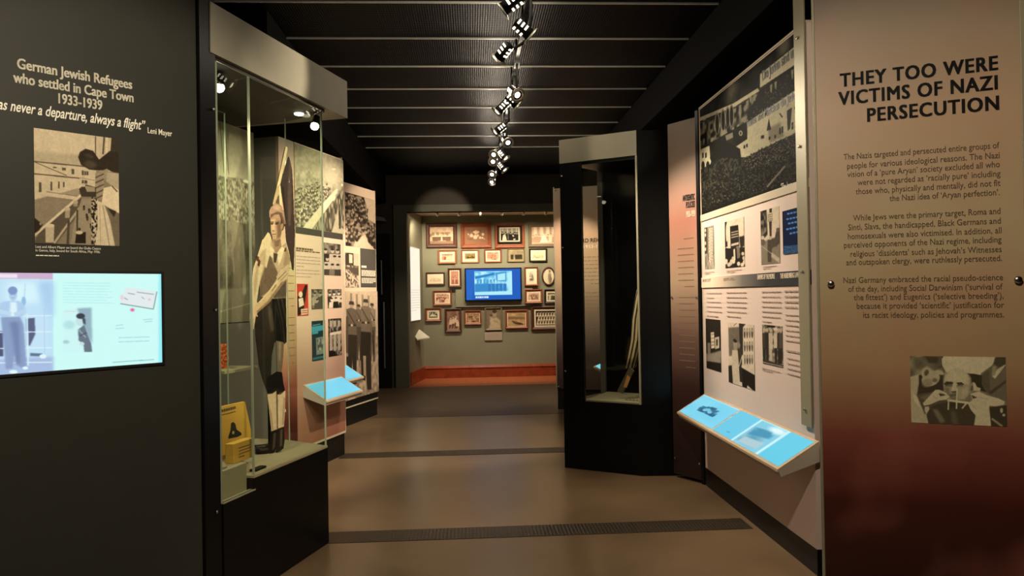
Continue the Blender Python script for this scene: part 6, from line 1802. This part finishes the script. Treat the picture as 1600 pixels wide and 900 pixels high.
bm = bmesh.new(); add_prism(bm, [cq[0] + Vector((-0.04, 0.05, -0.02)), cq[0] + Vector((0.02, 0.05, -0.021)), cc_ + Vector((0, 0, -0.021)), cq[0] + Vector((-0.04, 0.05, -0.16))], (0, 0.02, 0))
obj('bracket', bm, M['black'], rc)
# rail with small spotlights under the picture room ceiling
rail = tag(obj('lamp_rail', box(-0.98, 1.9, 12.86, 12.90, 3.01, 3.035, 0.002), M['off_white']), 'pale lamp rail across the front of the picture room ceiling', 'lamp rail')
for k, px in enumerate((683, 717, 751, 784, 818, 853)):
    d = ray(px, 331.5); q = Vector((0, 0, EYE)) + d * (12.88 / d.y)
    t = thing('rail_spotlight', ['small pale rail spotlight nearest the left wall of the picture room', 'small rail spotlight above the red framed wedding picture', 'small rail spotlight above the gap over the television left end',
               'small rail spotlight above the black inner framed family picture', 'small rail spotlight above the bride picture left edge', 'small rail spotlight rightmost before the tan title panel edge'][k],
              'lamp', None, (q.x, 12.88, 3.01), 0.0, 'rail spotlights in the picture room')
    bm = bmesh.new(); add_lathe(bm, [(0.012, 0), (0.012, -0.03)], (0, 0, 0), (0, 0, 1), 10)
    obj('stem', bm, M['lamp_rim'], t)
    bm = bmesh.new(); add_lathe(bm, [(0.018, -0.05), (0.024, -0.03), (0.026, 0.03), (0.024, 0.032)], (0, 0.0, -0.045), (0, 0.75, -0.65), 14)
    obj('housing', bm, M['lamp_rim'], t)

# ------------------------------------------------------------------ gallery lighting track and its spotlights
track = tag(obj('lighting_track', box(0.375, 0.405, 2.6, 11.4, 3.40, 3.43, 0.002), M['lamp_body']), 'long black lighting track running down the middle of the gallery ceiling', 'lighting track')
bm = bmesh.new()
bm.free()
for k in range(12):
    bm = bmesh.new(); add_tube(bm, (0.39, 2.97 + 0.7225 * k, 3.43), (0.39, 2.97 + 0.7225 * k, 3.588), 0.008, 8)
    obj('hanger_rod', bm, M['lamp_body'], track)
HEADS = [  # photo point, aim, glow seen at the back
    ((790, 12), (-1.2, 4.5, 2.2), 1), ((825, 52), (1.9, 4.9, 1.9), 1), ((782, 88), (-1.3, 6.4, 1.6), 1), ((807, 147), (1.5, 3.6, 1.3), 2),
    ((806, 163), (1.86, 6.2, 1.8), 1), ((779, 173), (-1.2, 6.3, 1.6), 1), ((776, 205), (-1.35, 7.0, 1.8), 1), ((793, 222), (1.2, 4.6, 1.2), 2),
    ((772, 241), (-0.9, 5.6, 1.6), 1), ((770.5, 252), (-0.4, 5.6, 1.3), 2), ((789, 246), (1.5, 8.1, 1.6), 1), ((787.5, 264), (1.4, 9.0, 1.8), 1),
    ((769, 272), (-0.4, 7.2, 1.6), 1), ((768.5, 284), (-0.2, 7.6, 1.4), 2)]
HLAB = ['track spotlight nearest the camera with glowing vents, pointing left', 'track spotlight second from the camera, disc rim facing right', 'dark track spotlight third along with small lit vents on its left',
        'brightest track spotlight in the middle of the row', 'track spotlight hanging just under the brightest one', 'track spotlight left of the brightest one',
        'track spotlight with reddish rim alone on the left past the middle', 'bright starry track spotlight on the right past the middle', 'small track spotlight at the top of the far cluster',
        'bright track spotlight left in the far cluster', 'track spotlight right in the far cluster with tilted rim', 'track spotlight lower right in the far cluster', 'track spotlight second from the far end', 'track spotlight at the far end of the track']
for ((px, py), aim, gl), lab in zip(HEADS, HLAB):
    q = on_height(px, py, 3.14)
    t = thing('track_spotlight', lab, 'spotlight', None, q, 0.0, 'track spotlights on the gallery ceiling')
    a = (Vector(aim) - q).normalized()
    top = Vector((0.39 - q.x, 0, 3.40 - q.z))
    bm = bmesh.new(); add_tube(bm, (0, 0, 0.0), (top.x, 0, 0.10), 0.010, 10); add_tube(bm, (top.x, 0, 0.09), (top.x, 0, top.z), 0.010, 10); add_box(bm, top.x - 0.022, top.x + 0.022, -0.07, 0.07, top.z - 0.035, top.z)
    obj('bracket', bm, M['lamp_body'], t)
    bm = bmesh.new(); add_lathe(bm, [(0.022, -0.105), (0.034, -0.098), (0.036, -0.02), (0.040, 0.016), (0.038, 0.018)], (0, 0, 0), a, 22)
    hs = obj('housing', bm, M['lamp_body'], t)
    bm = bmesh.new(); add_lathe(bm, [(0.040, 0.014), (0.060, 0.022), (0.061, 0.026), (0.038, 0.024)], (0, 0, 0), a, 26, cap=False)
    obj('rim', bm, M['lamp_rim'], t)
    bm = bmesh.new(); add_lathe(bm, [(0.030, 0.0), (0.030, 0.016), (0.018, 0.020), (0.001, 0.021)], (0, 0, 0), a, 22)
    obj('bulb', bm, M['bulb'], hs)
    side = a.cross(Vector((0, 0, 1))).normalized(); up = side.cross(a)
    bm = bmesh.new()
    for k in range(3):
        for sgn in (-1, 1):
            c_ = a * (-0.085 + 0.028 * k) + side * (0.0355 * sgn)
            pts = [c_ + up * 0.016 + a * 0.006, c_ + up * 0.016 - a * 0.006, c_ - up * 0.016 - a * 0.006, c_ - up * 0.016 + a * 0.006]
            add_prism(bm, pts, side * (0.003 * sgn))
            c_ = a * (-0.085 + 0.028 * k) - up * 0.0355
            pts = [c_ + side * 0.016 + a * 0.006, c_ + side * 0.016 - a * 0.006, c_ - side * 0.016 - a * 0.006, c_ - side * 0.016 + a * 0.006]
            add_prism(bm, pts, up * -0.003)
    obj('lit_vents', bm, M['slit'], hs, 'glowing vents')
    glow(q + Vector((0, -0.12, 0.20)), 3.6 if gl == 1 else 4.4, WARM, 0.04)
